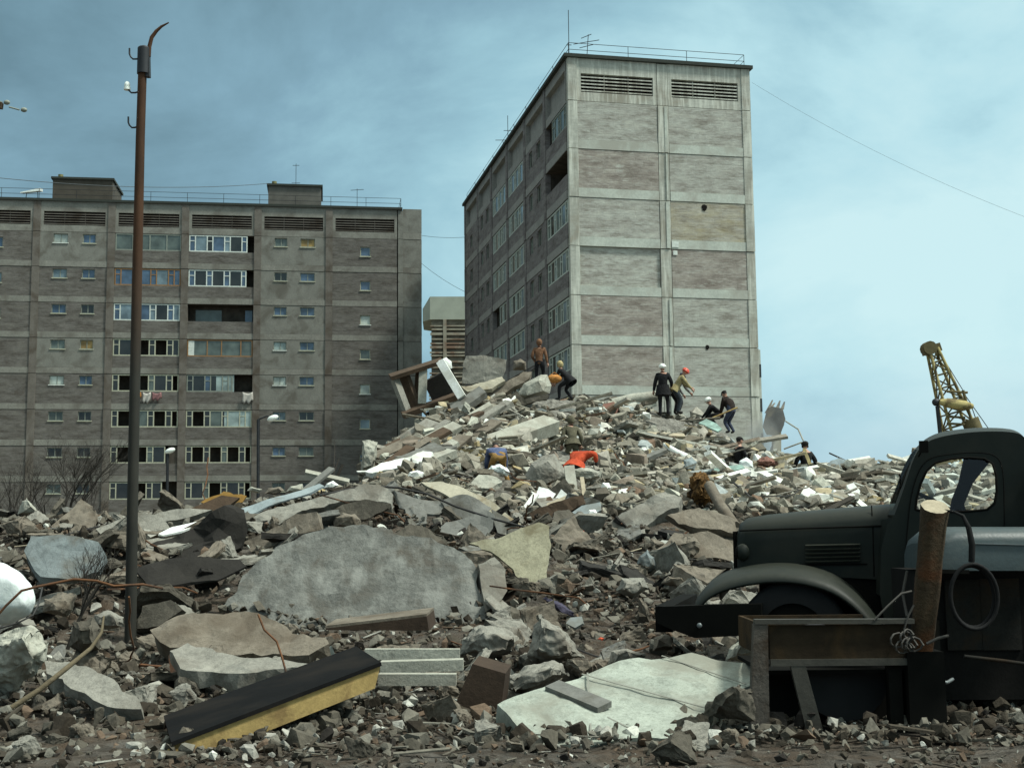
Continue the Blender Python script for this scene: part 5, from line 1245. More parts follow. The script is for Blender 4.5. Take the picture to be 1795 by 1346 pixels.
    # skirt of the coat
    if pose.get('coat'):
        c = MB(); L = pose['coat']; n = 16; Vv = []; F = []
        for j in range(4):
            z = j / 3
            for i in range(n):
                a = 6.283 * i / n; rr = (.172 + .05 * z) * bulk; w = .012 * math.sin(a * 5 + j) * z
                Vv.append(hip + up * (.10 - (L + .10) * z) + rt * ((rr * 1.08 + w) * math.cos(a)) + fw * ((rr * .88 + w) * math.sin(a)))
        for j in range(3):
            for i in range(n): F.append((j * n + i, j * n + (i + 1) % n, (j + 1) * n + (i + 1) % n, (j + 1) * n + i))
        c.add(Vv, F, 0, True); c.build('coat_skirt', M_[jacket], root)
    return root
def cloth(name, c, var=0.4): M_[name] = rough_mat(name, c, var, 7.0, 0.9, fine=18, bdist=0.05, stain=sc3(c, .6))
cloth('black_coat', (0.012, 0.012, 0.013)); cloth('dark_trousers', (0.016, 0.016, 0.018)); cloth('blue_trousers', (0.045, 0.055, 0.085)); cloth('brown_jacket', (0.17, 0.085, 0.045)); cloth('tan_jacket', (0.36, 0.30, 0.15))
cloth('grey_jacket', (0.23, 0.225, 0.22)); cloth('dark_brown_jacket', (0.02, 0.013, 0.010)); cloth('blue_jacket', (0.085, 0.11, 0.20)); cloth('ochre_trousers', (0.36, 0.21, 0.07)); cloth('khaki_jacket', (0.11, 0.10, 0.065))
cloth('red_jacket', (0.50, 0.07, 0.026), .2); cloth('straw_hood', (0.46, 0.38, 0.19)); cloth('orange_bag', (0.50, 0.22, 0.06)); cloth('slate_trousers', (0.06, 0.07, 0.08))
M_['skin'] = plain('skin', (0.36, 0.20, 0.14), .6); M_['hair'] = plain('hair', (0.015, 0.012, 0.01), .8); M_['boots'] = plain('boots', (0.02, 0.018, 0.016), .6); M_['eye'] = plain('eye', (0.02, 0.015, 0.012), .3); M_['lip'] = plain('lip', (0.26, 0.10, 0.08), .5)
M_['helmet_white'] = plain('helmet_white', (0.82, 0.84, 0.78), .35); M_['helmet_red'] = plain('helmet_red', (0.55, 0.07, 0.035), .4); M_['black_fur'] = plain('black_fur', (0.012, 0.010, 0.009), .95)
STAND = dict(hip=(0, 0, .92), lean=6)
def F_(px, py, D): return at(px, py, D)
person('person standing high on the mound in a brown jacket and dark trousers, seen from behind', F_(946, 676, 47), R(-8), dict(STAND, hl=(-.20, .16, .95), hr=(.30, .02, .82), lean=5), 'brown_jacket', 'dark_trousers', ('hood', 'brown_jacket'))
person('stooping person in dark vest and straw coloured hood with an orange bag', F_(992, 702, 46.6), R(62), dict(hip=(0, -.14, .78), lean=42, head=-18, hl=(-.1, .52, .55), hr=(.2, .55, .62), fl=(-.14, .2, .08), fr=(.14, -.2, .08), coat=.22), 'black_coat', 'dark_trousers', ('hood', 'straw_hood'))
e = empty('orange_bag', F_(972, 664, 46.5), label='orange bag carried on the back of the stooping person', cat='bag'); m = MB(); m.ball((0, 0, 0), (.28, .2, .16), 0, 10, 7); m.tube([(-.2, 0, .1), (0, .02, .24), (.2, 0, .1)], .015, 5); m.build('sack', M_['orange_bag'], e)
person('person in a long black coat and white helmet standing with back to us', F_(1163, 729, 45.6), R(-14), dict(hip=(0, 0, .95), lean=3, hl=(-.33, .08, .82), hr=(.26, .24, 1.02), fl=(-.10, -.02, .08), fr=(.15, .06, .08), coat=.26), 'black_coat', 'dark_trousers', ('helmet', 'helmet_white'), bulk=1.12, scale=1.06)
person('person bending in a grey jacket between the white helmet and the red helmet', F_(1186, 727, 46.4), R(-60), dict(hip=(0, -.1, .86), lean=38, hl=(-.2, .5, .75), hr=(.2, .5, .8)), 'grey_jacket', 'dark_trousers', ('cap', 'blue_trousers'))
person('person in a tan jacket and red helmet leaning forward to the right', F_(1188, 726, 45.9), R(-88), dict(hip=(0, -.06, .92), lean=30, head=15, hl=(-.2, .55, .95), hr=(.2, .5, .85), coat=.12), 'tan_jacket', 'slate_trousers', ('helmet', 'helmet_red'), scale=1.02)
person('person in black and a white helmet crouching low beside the shovel', F_(1254, 752, 46.6), R(70), dict(hip=(0, -.2, .52), lean=46, head=-10, hl=(-.2, .5, .35), hr=(.2, .5, .3), fl=(-.14, .1, .08), fr=(.16, -.05, .08)), 'black_coat', 'dark_trousers', ('helmet', 'helmet_white'))
person('person in a dark brown jacket and bluish trousers holding a yellow shovel', F_(1283, 760, 46.0), R(40), dict(hip=(0, 0, .84), lean=24, head=14, hl=(-.15, .42, .66), hr=(.25, .34, .84), kpole=(0, 1, 0)), 'dark_brown_jacket', 'blue_trousers', ('cap', 'black_fur'), bulk=1.34)
e = empty('shovel', F_(1240, 737, 45.5), label='shovel with a yellow handle held by the person in bluish trousers', cat='shovel'); off = Vector(e.location)
m = MB(); m.tube([at(1293, 714, 45.55) - off, at(1238, 737, 45.5) - off], .026, 7); m.build('handle', M_['wood_y'] if 'wood_y' in M_ else C_['wood_yellow'], e)
m = MB(); a = at(1238, 737, 45.5) - off; b2 = at(1224, 743, 45.4) - off; m.beam(a, b2, .26, .02, (0, -.5, .8)); m.build('blade', M_['metal_dark'], e)
person('person in dark clothes half hidden behind the debris, face turned to the right', F_(1296, 866, 38.6), R(-70), dict(STAND, hl=(-.25, .3, .85), hr=(.25, .3, .8)), 'black_coat', 'dark_trousers', ('cap', 'black_fur'))
person('broad person in black seen from behind with a pale strap across the back', F_(1416, 872, 39.5), R(8), dict(hip=(0, 0, .92), lean=8, hl=(-.34, .2, .9), hr=(.34, .2, .9)), 'black_coat', 'dark_trousers', ('earflap', 'black_fur'), bulk=1.22)
e = empty('strap', F_(1414, 792, 39.2), label='pale strap running over the back of the broad black-clad person', cat='strap'); off = Vector(e.location)
m = MB(); m.beam(at(1409, 786, 39.24) - off, at(1420, 814, 39.12) - off, .10, .02, (0, -1, 0)); m.build('band', M_['straw_hood'], e)
person('person in khaki standing behind the person in red, seen from behind', F_(1004, 832, 37.0), R(10), dict(STAND, lean=16, coat=.08, hl=(-.28, .15, .85), hr=(.28, .15, .85)), 'khaki_jacket', 'khaki_jacket', ('hood', 'khaki_jacket'), bulk=1.08)
person('person in a bright red jacket doubled over with one dark glove reaching right', F_(1012, 853, 33.4), R(-28), dict(hip=(0, -.14, .50), lean=44, head=52, hl=(-.2, .5, .4), hr=(.44, .24, .62), fl=(-.2, .06, .06), fr=(.2, .0, .06), coat=.16, pole_hr=(1, -.2, .3)), 'red_jacket', 'slate_trousers', ('cap', 'black_fur'), bulk=1.42, skin='boots')
person('person bending away from us in a blue top and ochre trousers behind the white sack', F_(872, 852, 32.0), R(6), dict(hip=(0, -.22, .72), lean=68, head=10, hl=(-.25, .45, .3), hr=(.25, .45, .3), fl=(-.26, .05, .08), fr=(.28, .0, .08), kpole=(.0, 1, .0)), 'blue_jacket', 'ochre_trousers', None, bulk=1.2)
# ------------------------------------------------------------------ rusty pole with insulator hooks
PD = 16.6
pr = NT('pole_rust')
a_ = pr.noise(3.0, 6, .65, stretch=(1, 1, .35)); sx = pr.new('ShaderNodeSeparateXYZ'); pr.l.new(pr.co, sx.inputs[0])
mr_ = pr.new('ShaderNodeMapRange'); mr_.inputs[1].default_value = 3.4; mr_.inputs[2].default_value = 5.2; pr.l.new(sx.outputs[2], mr_.inputs[0])
low = pr.ramp(a_, [(.3, (.018, .018, .015)), (.7, (.04, .038, .03))]); hi = pr.ramp(a_, [(.3, (.034, .016, .008)), (.7, (.085, .038, .016))])
pr.bump(a_, .3, .01)
M_['pole'] = pr.done(pr.mix(mr_.outputs[0], low, hi), .75, .2)
foot = at(229, 1128, PD); e = empty('utility_pole', foot, label='tall thin rusty steel pole with hooked insulator arms standing at the left', cat='pole'); off = foot
pp = lambda x, y, d=PD: at(x, y, d) - off
m = MB(); m.tube([pp(228, 1150), pp(232, 900), pp(240, 500), pp(246, 240), pp(251, 88)], [.076, .072, .067, .061, .058], 12); m.build('shaft', M_['pole'], e)
m = MB(); m.tube([pp(251.5, 130), pp(252.5, 86)], [.088, .086], 12); m.ball(pp(252.5, 86), (.086, .086, .04), 0, 12, 6); m.build('cap', M_['metal_dark'], e)
m = MB(); m.beam(pp(259, 84), pp(260, 136), .05, .08, (0, 1, 0)); m.build('bracket', M_['metal_dark'], e)
m = MB(); m.tube([pp(261, 100), pp(262, 82), pp(266, 66), pp(274, 55), pp(283, 47), pp(296, 40)], [.028, .028, .027, .024, .018, .008], 7); m.build('bent_rod', M_['pole'], e)
for i, y in enumerate((101, 160, 221)):
    m = MB(); x1 = (243, 241, 240)[i]; x0 = (227, 224, 225)[i]
    m.tube([pp(x1 + 3, y + 1), pp(x1 - 4, y + 3), pp(x0 + 6, y + 3), pp(x0 + 2, y - 1), pp(x0, y - 6), pp(x0, y - 16)], .012, 6)
    h = m.build('hook', M_['metal_dark'], e)
    if i == 1:
        m = MB(); m.ball(pp(x0 - 1, y - 10), (.04, .04, .055), 0, 10, 8); m.tube([pp(x0 - 1, y - 6), pp(x0 - 1, y - 2)], .045, 10); m.build('insulator', M_['white'], h)
# crossarm of a second pole, just outside the picture on the left
e = empty('utility_pole', at(-75, 1050, 20.5), label='wooden pole at the far left whose crossarm carries two small insulators', cat='pole'); off = Vector(e.location)
m = MB(); m.tube([at(-75, 1090, 20.5) - off, at(-60, 120, 20.5) - off], [.13, .1], 10); m.build('shaft', C_['wood_dark'], e)
m = MB(); m.beam(at(-140, 172, 20.4) - off, at(4, 186, 20.4) - off, .09, .1); m.build('crossarm', C_['wood_dark'], e)
for x, y in ((12, 180), (42, 193)):
    m = MB(); m.tube([at(x - 26, y - 5, 20.4) - off, at(x - 8, y, 20.4) - off], .014, 6); m.ball(at(x, y, 20.4) - off, (.055, .04, .04), 0, 10, 7); m.build('insulator', M_['frame_grey'], e)

# ------------------------------------------------------------------ street lamps, bare trees
def lamp(px, py, base, D, ax, label):
    p = at(px, base, D); e = empty('street_lamp', (p.x, p.y, 0), label=label, cat='street lamp'); off = Vector(e.location)
    t = at(px, py, D) - off
    m = MB(); m.tube([(0, 0, 0), (t.x, t.y, t.z - .5), (t.x, t.y, t.z)], .09, 8); m.build('pole', M_['metal_dark'], e)
    hd = at(px + ax, py - 2, D) - off
    m = MB(); m.tube([t, t + (hd - t) * .6 + Vector((0, 0, .15)), hd], .05, 6); m.build('arm', M_['metal_dark'], e)
    m = MB(); m.ball(hd, (.34, .2, .17), 0, 12, 8, Matrix.Rotation(-.35, 3, 'Y')); m.build('lamp_head', M_['white'], e)
lamp(453, 735, 900, 72, 25, 'street lamp with a large white head in front of the brown block')
lamp(294, 792, 895, 80, 4, 'shorter street lamp with a small white head close to the rusty pole')
bark = plain('bark', (0.025, 0.021, 0.016), .9)
def tree(base, h, seed, label, lean=(0, 0), spread=.5, r0=.09, depth=5, cat='tree', nb=3):
    rg = random.Random(seed); e = empty('bare_tree', base, label=label, cat=cat)
    trunk, crown = MB(), MB()
    def grow(p, d, L, r, k, mb):
        P = [p]; n = 4
        for i in range(n):
            d = (d + Vector((rg.gauss(0, .12), rg.gauss(0, .12), rg.gauss(.03, .06)))).normalized(); P.append(P[-1] + d * (L / n))
        mb.tube(P, [r * (1 - .42 * i / n) for i in range(n + 1)], 5 if k < 2 else 6)
        if k == 0: return
        for j in range(nb + (1 if k > 2 else 0)):
            q = rg.uniform(.35, 1); b0 = P[min(n, max(1, int(q * n)))]
            dd = (d + Vector((rg.uniform(-1, 1), rg.uniform(-1, 1), rg.uniform(-.2, .7))) * spread * 1.3).normalized()
            grow(b0, dd, L * rg.uniform(.55, .8), r * .52, k - 1, crown)
    grow(Vector(), Vector((lean[0], lean[1], 1)).normalized(), h, r0, depth, trunk)
    trunk.build('trunk', bark, e); crown.build('crown', bark, e); return e
tree((at(95, 900, 40).x, 40, .2), 2.6, 4, 'bare dark tree with tangled twigs before the brown block at the left', (.12, 0), .62, .06, 5)
tree((at(160, 900, 44).x, 44, .2), 2.3, 9, 'smaller bare tree right of the tangled tree at the left', (-.1, 0), .6, .045, 5)
tree((at(20, 900, 36).x, 36, .2), 2.0, 14, 'bare bush at the left edge before the brown block', (.2, 0), .7, .04, 5)
tree((at(524, 850, 55).x, 55, .2), 4.6, 21, 'bare leaning tree between the brown block and the mound', (.42, 0), .3, .12, 2, nb=1)
tree((at(120, 1080, 14.2).x, 14.2, .25), 0.75, 31, 'small bare bush in the dark debris left of the rusty pole', (.25, 0), .6, .022, 4, cat='bush')

# ------------------------------------------------------------------ crane behind the truck
CD = 78.0
e = empty('crane', (at(1725, 900, CD).x, CD, 0), label='yellow lattice boom crane rising behind the truck roof', cat='crane'); off = Vector(e.location)
yel = rough_mat('crane_yellow', (0.36, 0.30, 0.13), .35, 2.5, .2, stain=(.13, .10, .05)); yel_d = rough_mat('crane_dirty', (0.12, 0.10, 0.05), .4, 2.5, .2)
top = at(1634, 612, CD) - off; bot = at(1732, 905, CD) - off
axd = (bot - top).normalized(); sx_ = Vector((0, 1, 0)).cross(axd).normalized(); sx_ = sx_ if sx_.x > 0 else -sx_; sy_ = Vector((0, 1, 0))
def sec(q):
    w = .26 + .52 * min(1, q * 1.9); c = top + (bot - top) * q
    return [c + sx_ * (i * w) + sy_ * (j * w) for i, j in ((-1, -1), (1, -1), (1, 1), (-1, 1))]
ns = 13; S = [sec(i / ns) for i in range(ns + 1)]
for k in range(4):
    m = MB(); m.tube([s[k] for s in S], .095, 6); m.build('chord', yel, e)
m = MB()
for i in range(ns):
    for k in range(4):
        a, b2 = (S[i][k], S[i + 1][(k + 1) % 4]) if (i + k) % 2 else (S[i][(k + 1) % 4], S[i + 1][k])
        m.tube([a, b2], .05, 5); m.tube([S[i][k], S[i][(k + 1) % 4]], .05, 5)
m.build('lattice', yel_d, e)
m = MB(); m.beam(top - sx_ * .62, top + sx_ * .5, .5, .5); m.tube([top - sx_ * .2 - axd * .1 - sy_ * .4, top - sx_ * .2 - axd * .1 + sy_ * .4], .42, 12); m.build('sheave_head', yel_d, e)
m = MB(); c = at(1675, 712, CD - 1.2) - off; m.tube([c + Vector((-.95, 0, .28)), c + Vector((-.5, 0, .2)), c + Vector((.6, 0, .02)), c + Vector((1.05, 0, -.02))], [.16, .28, .3, .14], 10); m.build('hook_block', yel, e)
m = MB()
for y in (686, 700, 730, 742): m.tube([at(1660, y, CD - .9) - off, at(1696 - (y - 686) * .1, y + 2, CD - .9) - off], .08, 6)
m.tube([at(1688, 684, CD - .9) - off, at(1712, 770, CD - .9) - off], .09, 6); m.build('gantry', yel_d, e)
m = MB(); m.tube([at(1700, 735, CD - .5) - off, at(1712, 765, CD - .5) - off], .55, 8); m.build('winch', yel_d, e)
m = MB(); m.tube([top + sx_ * .3, at(1688, 684, CD - .9) - off], .025, 4); m.tube([at(1690, 690, CD - .9) - off, at(1760, 790, CD) - off], .03, 4); m.tube([at(1704, 715, CD) - off, at(1730, 790, CD) - off], .03, 4); m.build('stay_cable', M_['metal_dark'], e)
m = MB(); m.tube([at(1640, 640, CD - 1) - off, at(1643, 705, CD - 1) - off, at(1650, 800, CD - 1) - off], .04, 5); m.build('hoist_cable', M_['metal_dark'], e)
m = MB(); m.ball(at(1641, 705, CD - 1) - off, (.26, .2, .24), 0, 10, 7); m.tube([at(1643, 712, CD - 1) - off, at(1649, 770, CD - 1) - off], .12, 6); m.build('pulley_block', M_['metal_dark'], e)
m = MB(); q = at(1735, 900, CD) - off; m.box(q.x - 2.2, q.x + 3.2, -1.4, 1.4, .9, 2.7); m.build('cab', yel, e)
m = MB()
for s in (-1.5, 1.5): m.box(q.x - 2.6, q.x + 2.6, s - .35, s + .35, .02, .88)
m.build('track', yel_d, e)

# ------------------------------------------------------------------ excavator bucket on its upright arm
ED = 49.0
e = empty('excavator', at(1362, 850, ED), label='excavator arm with a toothed bucket raised behind the mound at right', cat='excavator'); off = Vector(e.location)
ea = lambda x, y, d=ED: at(x, y, d) - off
grey_st = rough_mat('worn_steel', (0.15, 0.15, 0.145), .35, 2, .3, stain=(.26, .23, .18)); pale_arm = rough_mat('dusty_arm', (0.44, 0.41, 0.32), .2, 2, .2)
m = MB(); m.beam(ea(1361, 850), ea(1361, 752), .30, .34, (0, 1, 0)); m.build('stick', pale_arm, e)
m = MB()
prof = [(1337, 748), (1343, 722), (1352, 712), (1372, 716), (1377, 735), (1370, 756), (1358, 764), (1344, 762)]
A = [ea(x, y, ED - .55) for x, y in prof]; B_ = [ea(x, y, ED + .75) for x, y in prof]; n = len(prof)
m.add(A + B_, [tuple(range(n)), tuple(reversed(range(n, 2 * n)))] + [(i, n + i, n + (i + 1) % n, (i + 1) % n) for i in range(n)]); m.build('bucket', grey_st, e)
for (x0, y0, x1, y1) in ((1343, 724, 1354, 701), (1350, 715, 1358, 706), (1362, 716, 1367, 702), (1370, 718, 1375, 704)):
    m = MB(); m.hexa([p for p in (ea(x0 - 3, y0, ED - .4), ea(x0 + 4, y0, ED - .4), ea(x0 + 4, y0, ED - .1), ea(x0 - 3, y0, ED - .1), ea(x1 - 1, y1, ED - .3), ea(x1 + 1.5, y1, ED - .3), ea(x1 + 1.5, y1, ED - .2), ea(x1 - 1, y1, ED - .2))]); m.build('tooth', grey_st, e)
m = MB(); m.tube([ea(1352, 790), ea(1372, 742)], .07, 7); m.build('hydraulic_ram', M_['metal_grey'], e)
m = MB(); q = ea(1361, 850); m.box(q.x - .3, q.x + 2.6, -.9, 1.6, -2.2, -.4); m.build('body', yel, e)
dn = bpy.data.materials.new('dust'); dn.use_nodes = True; nn, ll = dn.node_tree.nodes, dn.node_tree.links; nn.clear()
do = nn.new('ShaderNodeOutputMaterial'); dv = nn.new('ShaderNodeVolumePrincipled'); dv.inputs['Color'].default_value = (.85, .86, .82, 1)
dt = nn.new('ShaderNodeTexCoord'); dl = nn.new('ShaderNodeVectorMath'); dl.operation = 'LENGTH'; ll.new(dt.outputs['Object'], dl.inputs[0])
dm = nn.new('ShaderNodeMapRange'); dm.inputs[1].default_value = 1.0; dm.inputs[2].default_value = .25; dm.inputs[3].default_value = 0; dm.inputs[4].default_value = 1.2; ll.new(dl.outputs[1], dm.inputs[0]); ll.new(dm.outputs[0], dv.inputs['Density']); ll.new(dv.outputs[0], do.inputs['Volume'])
m = MB(); m.ball((0, 0, 0), 1.0, 0, 16, 10); o = m.build('dust_cloud', dn); o.location = at(1336, 776, 48.6); o.scale = (.75, 1.0, 1.15); o['kind'] = 'stuff'; o['label'] = 'pale dust puff below the excavator bucket'; o['category'] = 'dust'

# ------------------------------------------------------------------ truck
TN, TF = 12.0, 13.75                         # near and far side of the cab
TA = R(14); TOY = (TN + TF) / 2            # the truck stands turned a little, its nose farther away
P00 = at(1560, 1000, TN); ac_ = Vector((math.sin(TA), math.cos(TA), 0))
TO = P00 + ac_ * (TOY - TN); TO.z = 0
e = empty('truck', TO, -TA, label='dark green bonneted truck with rounded cab facing left', cat='truck'); truck = e
TRI = Matrix.Rotation(TA, 3, 'Z')
def tp(x, y, d=TN):
    r = ray(x, y); t = (d - TN + (P00 - EYE).dot(ac_)) / r.dot(ac_)
    return TRI @ (EYE + r * t - TO)
pg = NT('truck_paint'); a_ = pg.noise(2.0, 6, .65); f_ = pg.noise(12, 5, .7)
colp = pg.mix(pg.ramp(a_, [(.45, (0, 0, 0)), (.7, (.8, .8, .8))]), (.010, .0135, .0105), (.021, .022, .016))
rgh = pg.new('ShaderNodeMapRange'); rgh.inputs[3].default_value = .42; rgh.inputs[4].default_value = .65; pg.l.new(f_, rgh.inputs[0]); pg.l.new(rgh.outputs[0], pg.p.inputs['Roughness'])
pg.bump(a_, .12, .03)
gn = pg.new('ShaderNodeNewGeometry'); gs = pg.new('ShaderNodeSeparateXYZ'); pg.l.new(gn.outputs['Normal'], gs.inputs[0])
du = pg.math('MULTIPLY', pg.ramp(gs.outputs[2], [(.15, (0, 0, 0)), (.9, (1, 1, 1))]), pg.ramp(f_, [(.3, (.25, .25, .25)), (.7, (.8, .8, .8))]))
colp = pg.mix(du, colp, (.028, .030, .022))
M_["truck"] = pg.done(colp, .5, 0, .2); pg.l.new(rgh.outputs[0], pg.p.inputs['Roughness'])
M_['truck_dark'] = plain('truck_dark', (.006, .006, .005), .9, spec=.08); M_['tyre'] = plain('tyre', (.012, .012, .012), .9)
gl = bpy.data.materials.new('cab_glass'); gl.use_nodes = True; nn, ll = gl.node_tree.nodes, gl.node_tree.links; nn.clear()
go = nn.new('ShaderNodeOutputMaterial'); g1_ = nn.new('ShaderNodeBsdfTransparent'); g2_ = nn.new('ShaderNodeBsdfGlossy'); g2_.inputs['Roughness'].default_value = .05; gm = nn.new('ShaderNodeMixShader'); gm.inputs[0].default_value = .04
g1_.inputs[0].default_value = (.88, .93, .92, 1); ll.new(g1_.outputs[0], gm.inputs[1]); ll.new(g2_.outputs[0], gm.inputs[2]); ll.new(gm.outputs[0], go.inputs[0])
def smooth(o, ang=50):
    for p in o.data.polygons: p.use_smooth = True
    md = None
    return o
def spline(P, n, closed=False):
    P = [Vector((*p, 0)) for p in P]; out = []; N = len(P)
    for i in range(N if closed else N - 1):
        g = lambda k: P[k % N] if closed else P[max(0, min(N - 1, k))]
        a, b2, c, d = g(i - 1), g(i), g(i + 1), g(i + 2)
        for j in range(n):
            t = j / n; out.append(0.5 * ((2 * b2) + (c - a) * t + (2 * a - 5 * b2 + 4 * c - d) * t * t + (3 * b2 - a - 3 * c + d) * t ** 3))
    if not closed: out.append(P[-1])
    return [(p.x, p.y) for p in out]
# outline of the cab in side view, from the windshield foot over the roof to the back
OUT = spline([(1568, 902), (1576, 880), (1588, 845), (1601, 806), (1615, 783), (1638, 769), (1680, 760), (1730, 756), (1778, 758), (1797, 768), (1806, 790), (1809, 830), (1810, 900)], 4)
lowr = [(1811, 980), (1812, 1060), (1812, 1100), (1700, 1104), (1600, 1104), (1552, 1100), (1542, 1040), (1545, 960), (1555, 920)]
HOLE_N = [(1605, 893), (1607, 874), (1614, 848), (1624, 826), (1640, 811), (1668, 804), (1700, 802), (1726, 804), (1740, 813), (1746, 832), (1747, 862), (1743, 882), (1730, 893), (1700, 896), (1660, 897), (1625, 897)]
HOLE_F = [(1612, 897), (1613, 878), (1620, 852), (1632, 832), (1650, 822), (1676, 818)]
def ringplate(outer, hole, d, thick=.05):
    """flat side plate at distance d with one opening: both outlines resampled round the opening's centre"""
    hc = (sum(p[0] for p in hole) / len(hole), sum(p[1] for p in hole) / len(hole))
    def resample(poly, angs):
        out = []
        for a in angs:
            dx, dy = math.cos(a), math.sin(a); best = None
            for i in range(len(poly)):
                x1, y1 = poly[i][0] - hc[0], poly[i][1] - hc[1]; x2, y2 = poly[(i + 1) % len(poly)][0] - hc[0], poly[(i + 1) % len(poly)][1] - hc[1]
                den = dx * (y2 - y1) - dy * (x2 - x1)
                if abs(den) < 1e-9: continue
                t = (x1 * (y2 - y1) - y1 * (x2 - x1)) / den; u = (x1 * dy - y1 * dx) / den
                if t > 0 and -1e-6 <= u <= 1 + 1e-6 and (best is None or t > best): best = t
            best = best or 1; out.append((hc[0] + dx * best, hc[1] + dy * best))
        return out
    angs = sorted(set([math.atan2(p[1] - hc[1], p[0] - hc[0]) for p in list(outer) + list(hole)]))
    return resample(outer, angs), resample(hole, angs)
def plate(m, outer, hole, d, t=.05, mi=0):
    O, Hh = ringplate(outer, hole, d); n = len(O)
    s = 1 if t > 0 else -1
    V = [tp(x, y, d) for x, y in O] + [tp(x, y, d) for x, y in Hh] + [tp(x, y, d) + Vector((0, t, 0)) for x, y in Hh]
    F = []
    for i in range(n):
        j = (i + 1) % n; F.append((i, j, n + j, n + i)); F.append((n + i, n + j, 2 * n + j, 2 * n + i))
    m.add(V, F, mi)
def wpx(x, y, d0, d):          # the same height and length at another depth, i.e. straight across the truck
    p = tp(x, y, d0); return Vector((p.x, d - TOY, p.z))
m = MB()
full = OUT + lowr
plate(m, full, HOLE_N, TN, .06); m.build('cab_side', M_['truck'], truck)
m = MB(); O2, H2 = ringplate(full, HOLE_N, TN); n = len(O2)
m.add([wpx(x, y, TN, TF) for x, y in O2] + [tp(x, y, TF) for x, y in H2], [(i, (i + 1) % n, n + (i + 1) % n, n + i) for i in range(n)]); m.build('cab_side', M_['truck'], truck)
# roof and front, lofted across with a crown
m = MB(); nc = 13; rows = []
for k in range(nc):
    u = k / (nc - 1); d = TN + (TF - TN) * u; c = 1 - abs(2 * u - 1) ** 3
    row = []
    for i, (x, y) in enumerate(OUT):
        p = wpx(x, y, TN, d)
        q = i / (len(OUT) - 1); top_w = max(0, min(1, (q - .25) / .2)) * max(0, min(1, (.86 - q) / .1))
        fr = max(0, 1 - q / .35)
        row.append(p + Vector((-.07 * c * fr, 0, .075 * c * top_w)))
    rows.append(row)
nO = len(OUT); V = [p for r in rows for p in r]
F = []; Fg = []; Fb = []
for k in range(nc - 1):
    for i in range(nO - 1):
        f = (k * nO + i, k * nO + i + 1, (k + 1) * nO + i + 1, (k + 1) * nO + i)
        (Fg if 2 <= i <= 14 and 0 < k < nc - 2 else Fb if 41 <= i < 46 and 2 < k < nc - 4 else F).append(f)
m.add(V, F, 0, True); m.tidy().build('cab_roof', M_['truck'], truck)
m = MB(); m.add(V, Fg, 0, True); m.tidy().build('windshield', gl, truck)
m = MB(); m.add(V, Fb, 0, True); m.tidy().build('rear_window', gl, truck)
# back, floor, seat, wheel
m = MB(); bw = [wpx(1812, y, TN, TN + .02) for y in (1000, 1104)]; m.box(bw[0].x - .05, bw[0].x, TN - TOY + .02, TF - TOY - .02, bw[1].z, wpx(1810, 905, TN, TN).z); m.build('rear_wall', M_['truck'], truck)
m = MB(); fz = wpx(1600, 1104, TN, TN); m.box(wpx(1555, 0, TN, TN).x, bw[0].x, TN - TOY + .02, TF - TOY - .02, fz.z, fz.z + .05); m.build('floor', M_['truck_dark'], truck)
m = MB(); sb = wpx(1745, 960, TN, TN); m.box(sb.x, sb.x + .16, TN - TOY + .12, TF - TOY - .12, sb.z - .3, sb.z + .30); m.box(sb.x - .42, sb.x - .002, TN - TOY + .12, TF - TOY - .12, sb.z - .32, sb.z - .12); m.build('seat', M_['truck_dark'], truck)
m = MB(); c = wpx(1655, 882, TN, TN + .55); ax1 = Vector((.5, 0, .866)).normalized(); u1 = Vector((0, 1, 0)); u2 = ax1.cross(u1)
m.tube([c + (u1 * math.cos(q * .2617993878) + u2 * math.sin(q * .2617993878)) * .215 for q in range(25)], .014, 6); m.tube([c, c - ax1 * .55], .02, 6)
for q in (.5, 2.6, 4.7): m.tube([c, c + (u1 * math.cos(q) + u2 * math.sin(q)) * .21], .009, 5)
m.build('steering_wheel', M_['truck_dark'], truck)
# far window pillar seen through the cab
m = MB(); P4 = [(1690, 800), (1738, 806), (1706, 846), (1690, 884), (1696, 900), (1664, 900), (1668, 876), (1680, 846)]
A = [tp(x, y, TF - .03) for x, y in P4]; B_ = [p + Vector((0, .025, 0)) for p in A]; n = len(P4); m.add(A + B_, [tuple(range(n)), tuple(reversed(range(n, 2 * n)))] + [(i, n + i, n + (i + 1) % n, (i + 1) % n) for i in range(n)]); m.build('window_pillar', M_['truck_dark'], truck)
# door: seam, rubber round the window, handle
m = MB(); DR = spline([(1592, 915), (1598, 868), (1612, 824), (1632, 803), (1668, 796), (1712, 793), (1744, 799), (1757, 822), (1760, 880), (1760, 960), (1758, 1060), (1750, 1092), (1600, 1094), (1590, 1060), (1588, 980)], 3, True)
plate(m, DR, HOLE_N, TN - .012, .012); door = m.build('door', M_['truck'], truck)
m = MB(); m.tube([tp(x, y, TN - .012) for x, y in HOLE_N + HOLE_N[:1]], .012, 6); m.build('window_seal', M_['truck_dark'], door)
m = MB(); gp = [tp(x, y, TN + .03) for x, y in HOLE_N]; m.add(gp, [tuple(range(len(gp)))]); m.build('window_glass', gl, door)
m = MB(); m.tube([tp(1738, 950, TN - .05), tp(1712, 952, TN - .05)], .012, 6); m.tube([tp(1738, 950, TN), tp(1738, 950, TN - .05)], .012, 6); m.build('handle', M_['metal_grey'], door)
m = MB(); m.tube([tp(x, y, TN - .012) for x, y in DR + DR[:1]], .005, 5); m.build('seam', M_['truck_dark'], door)
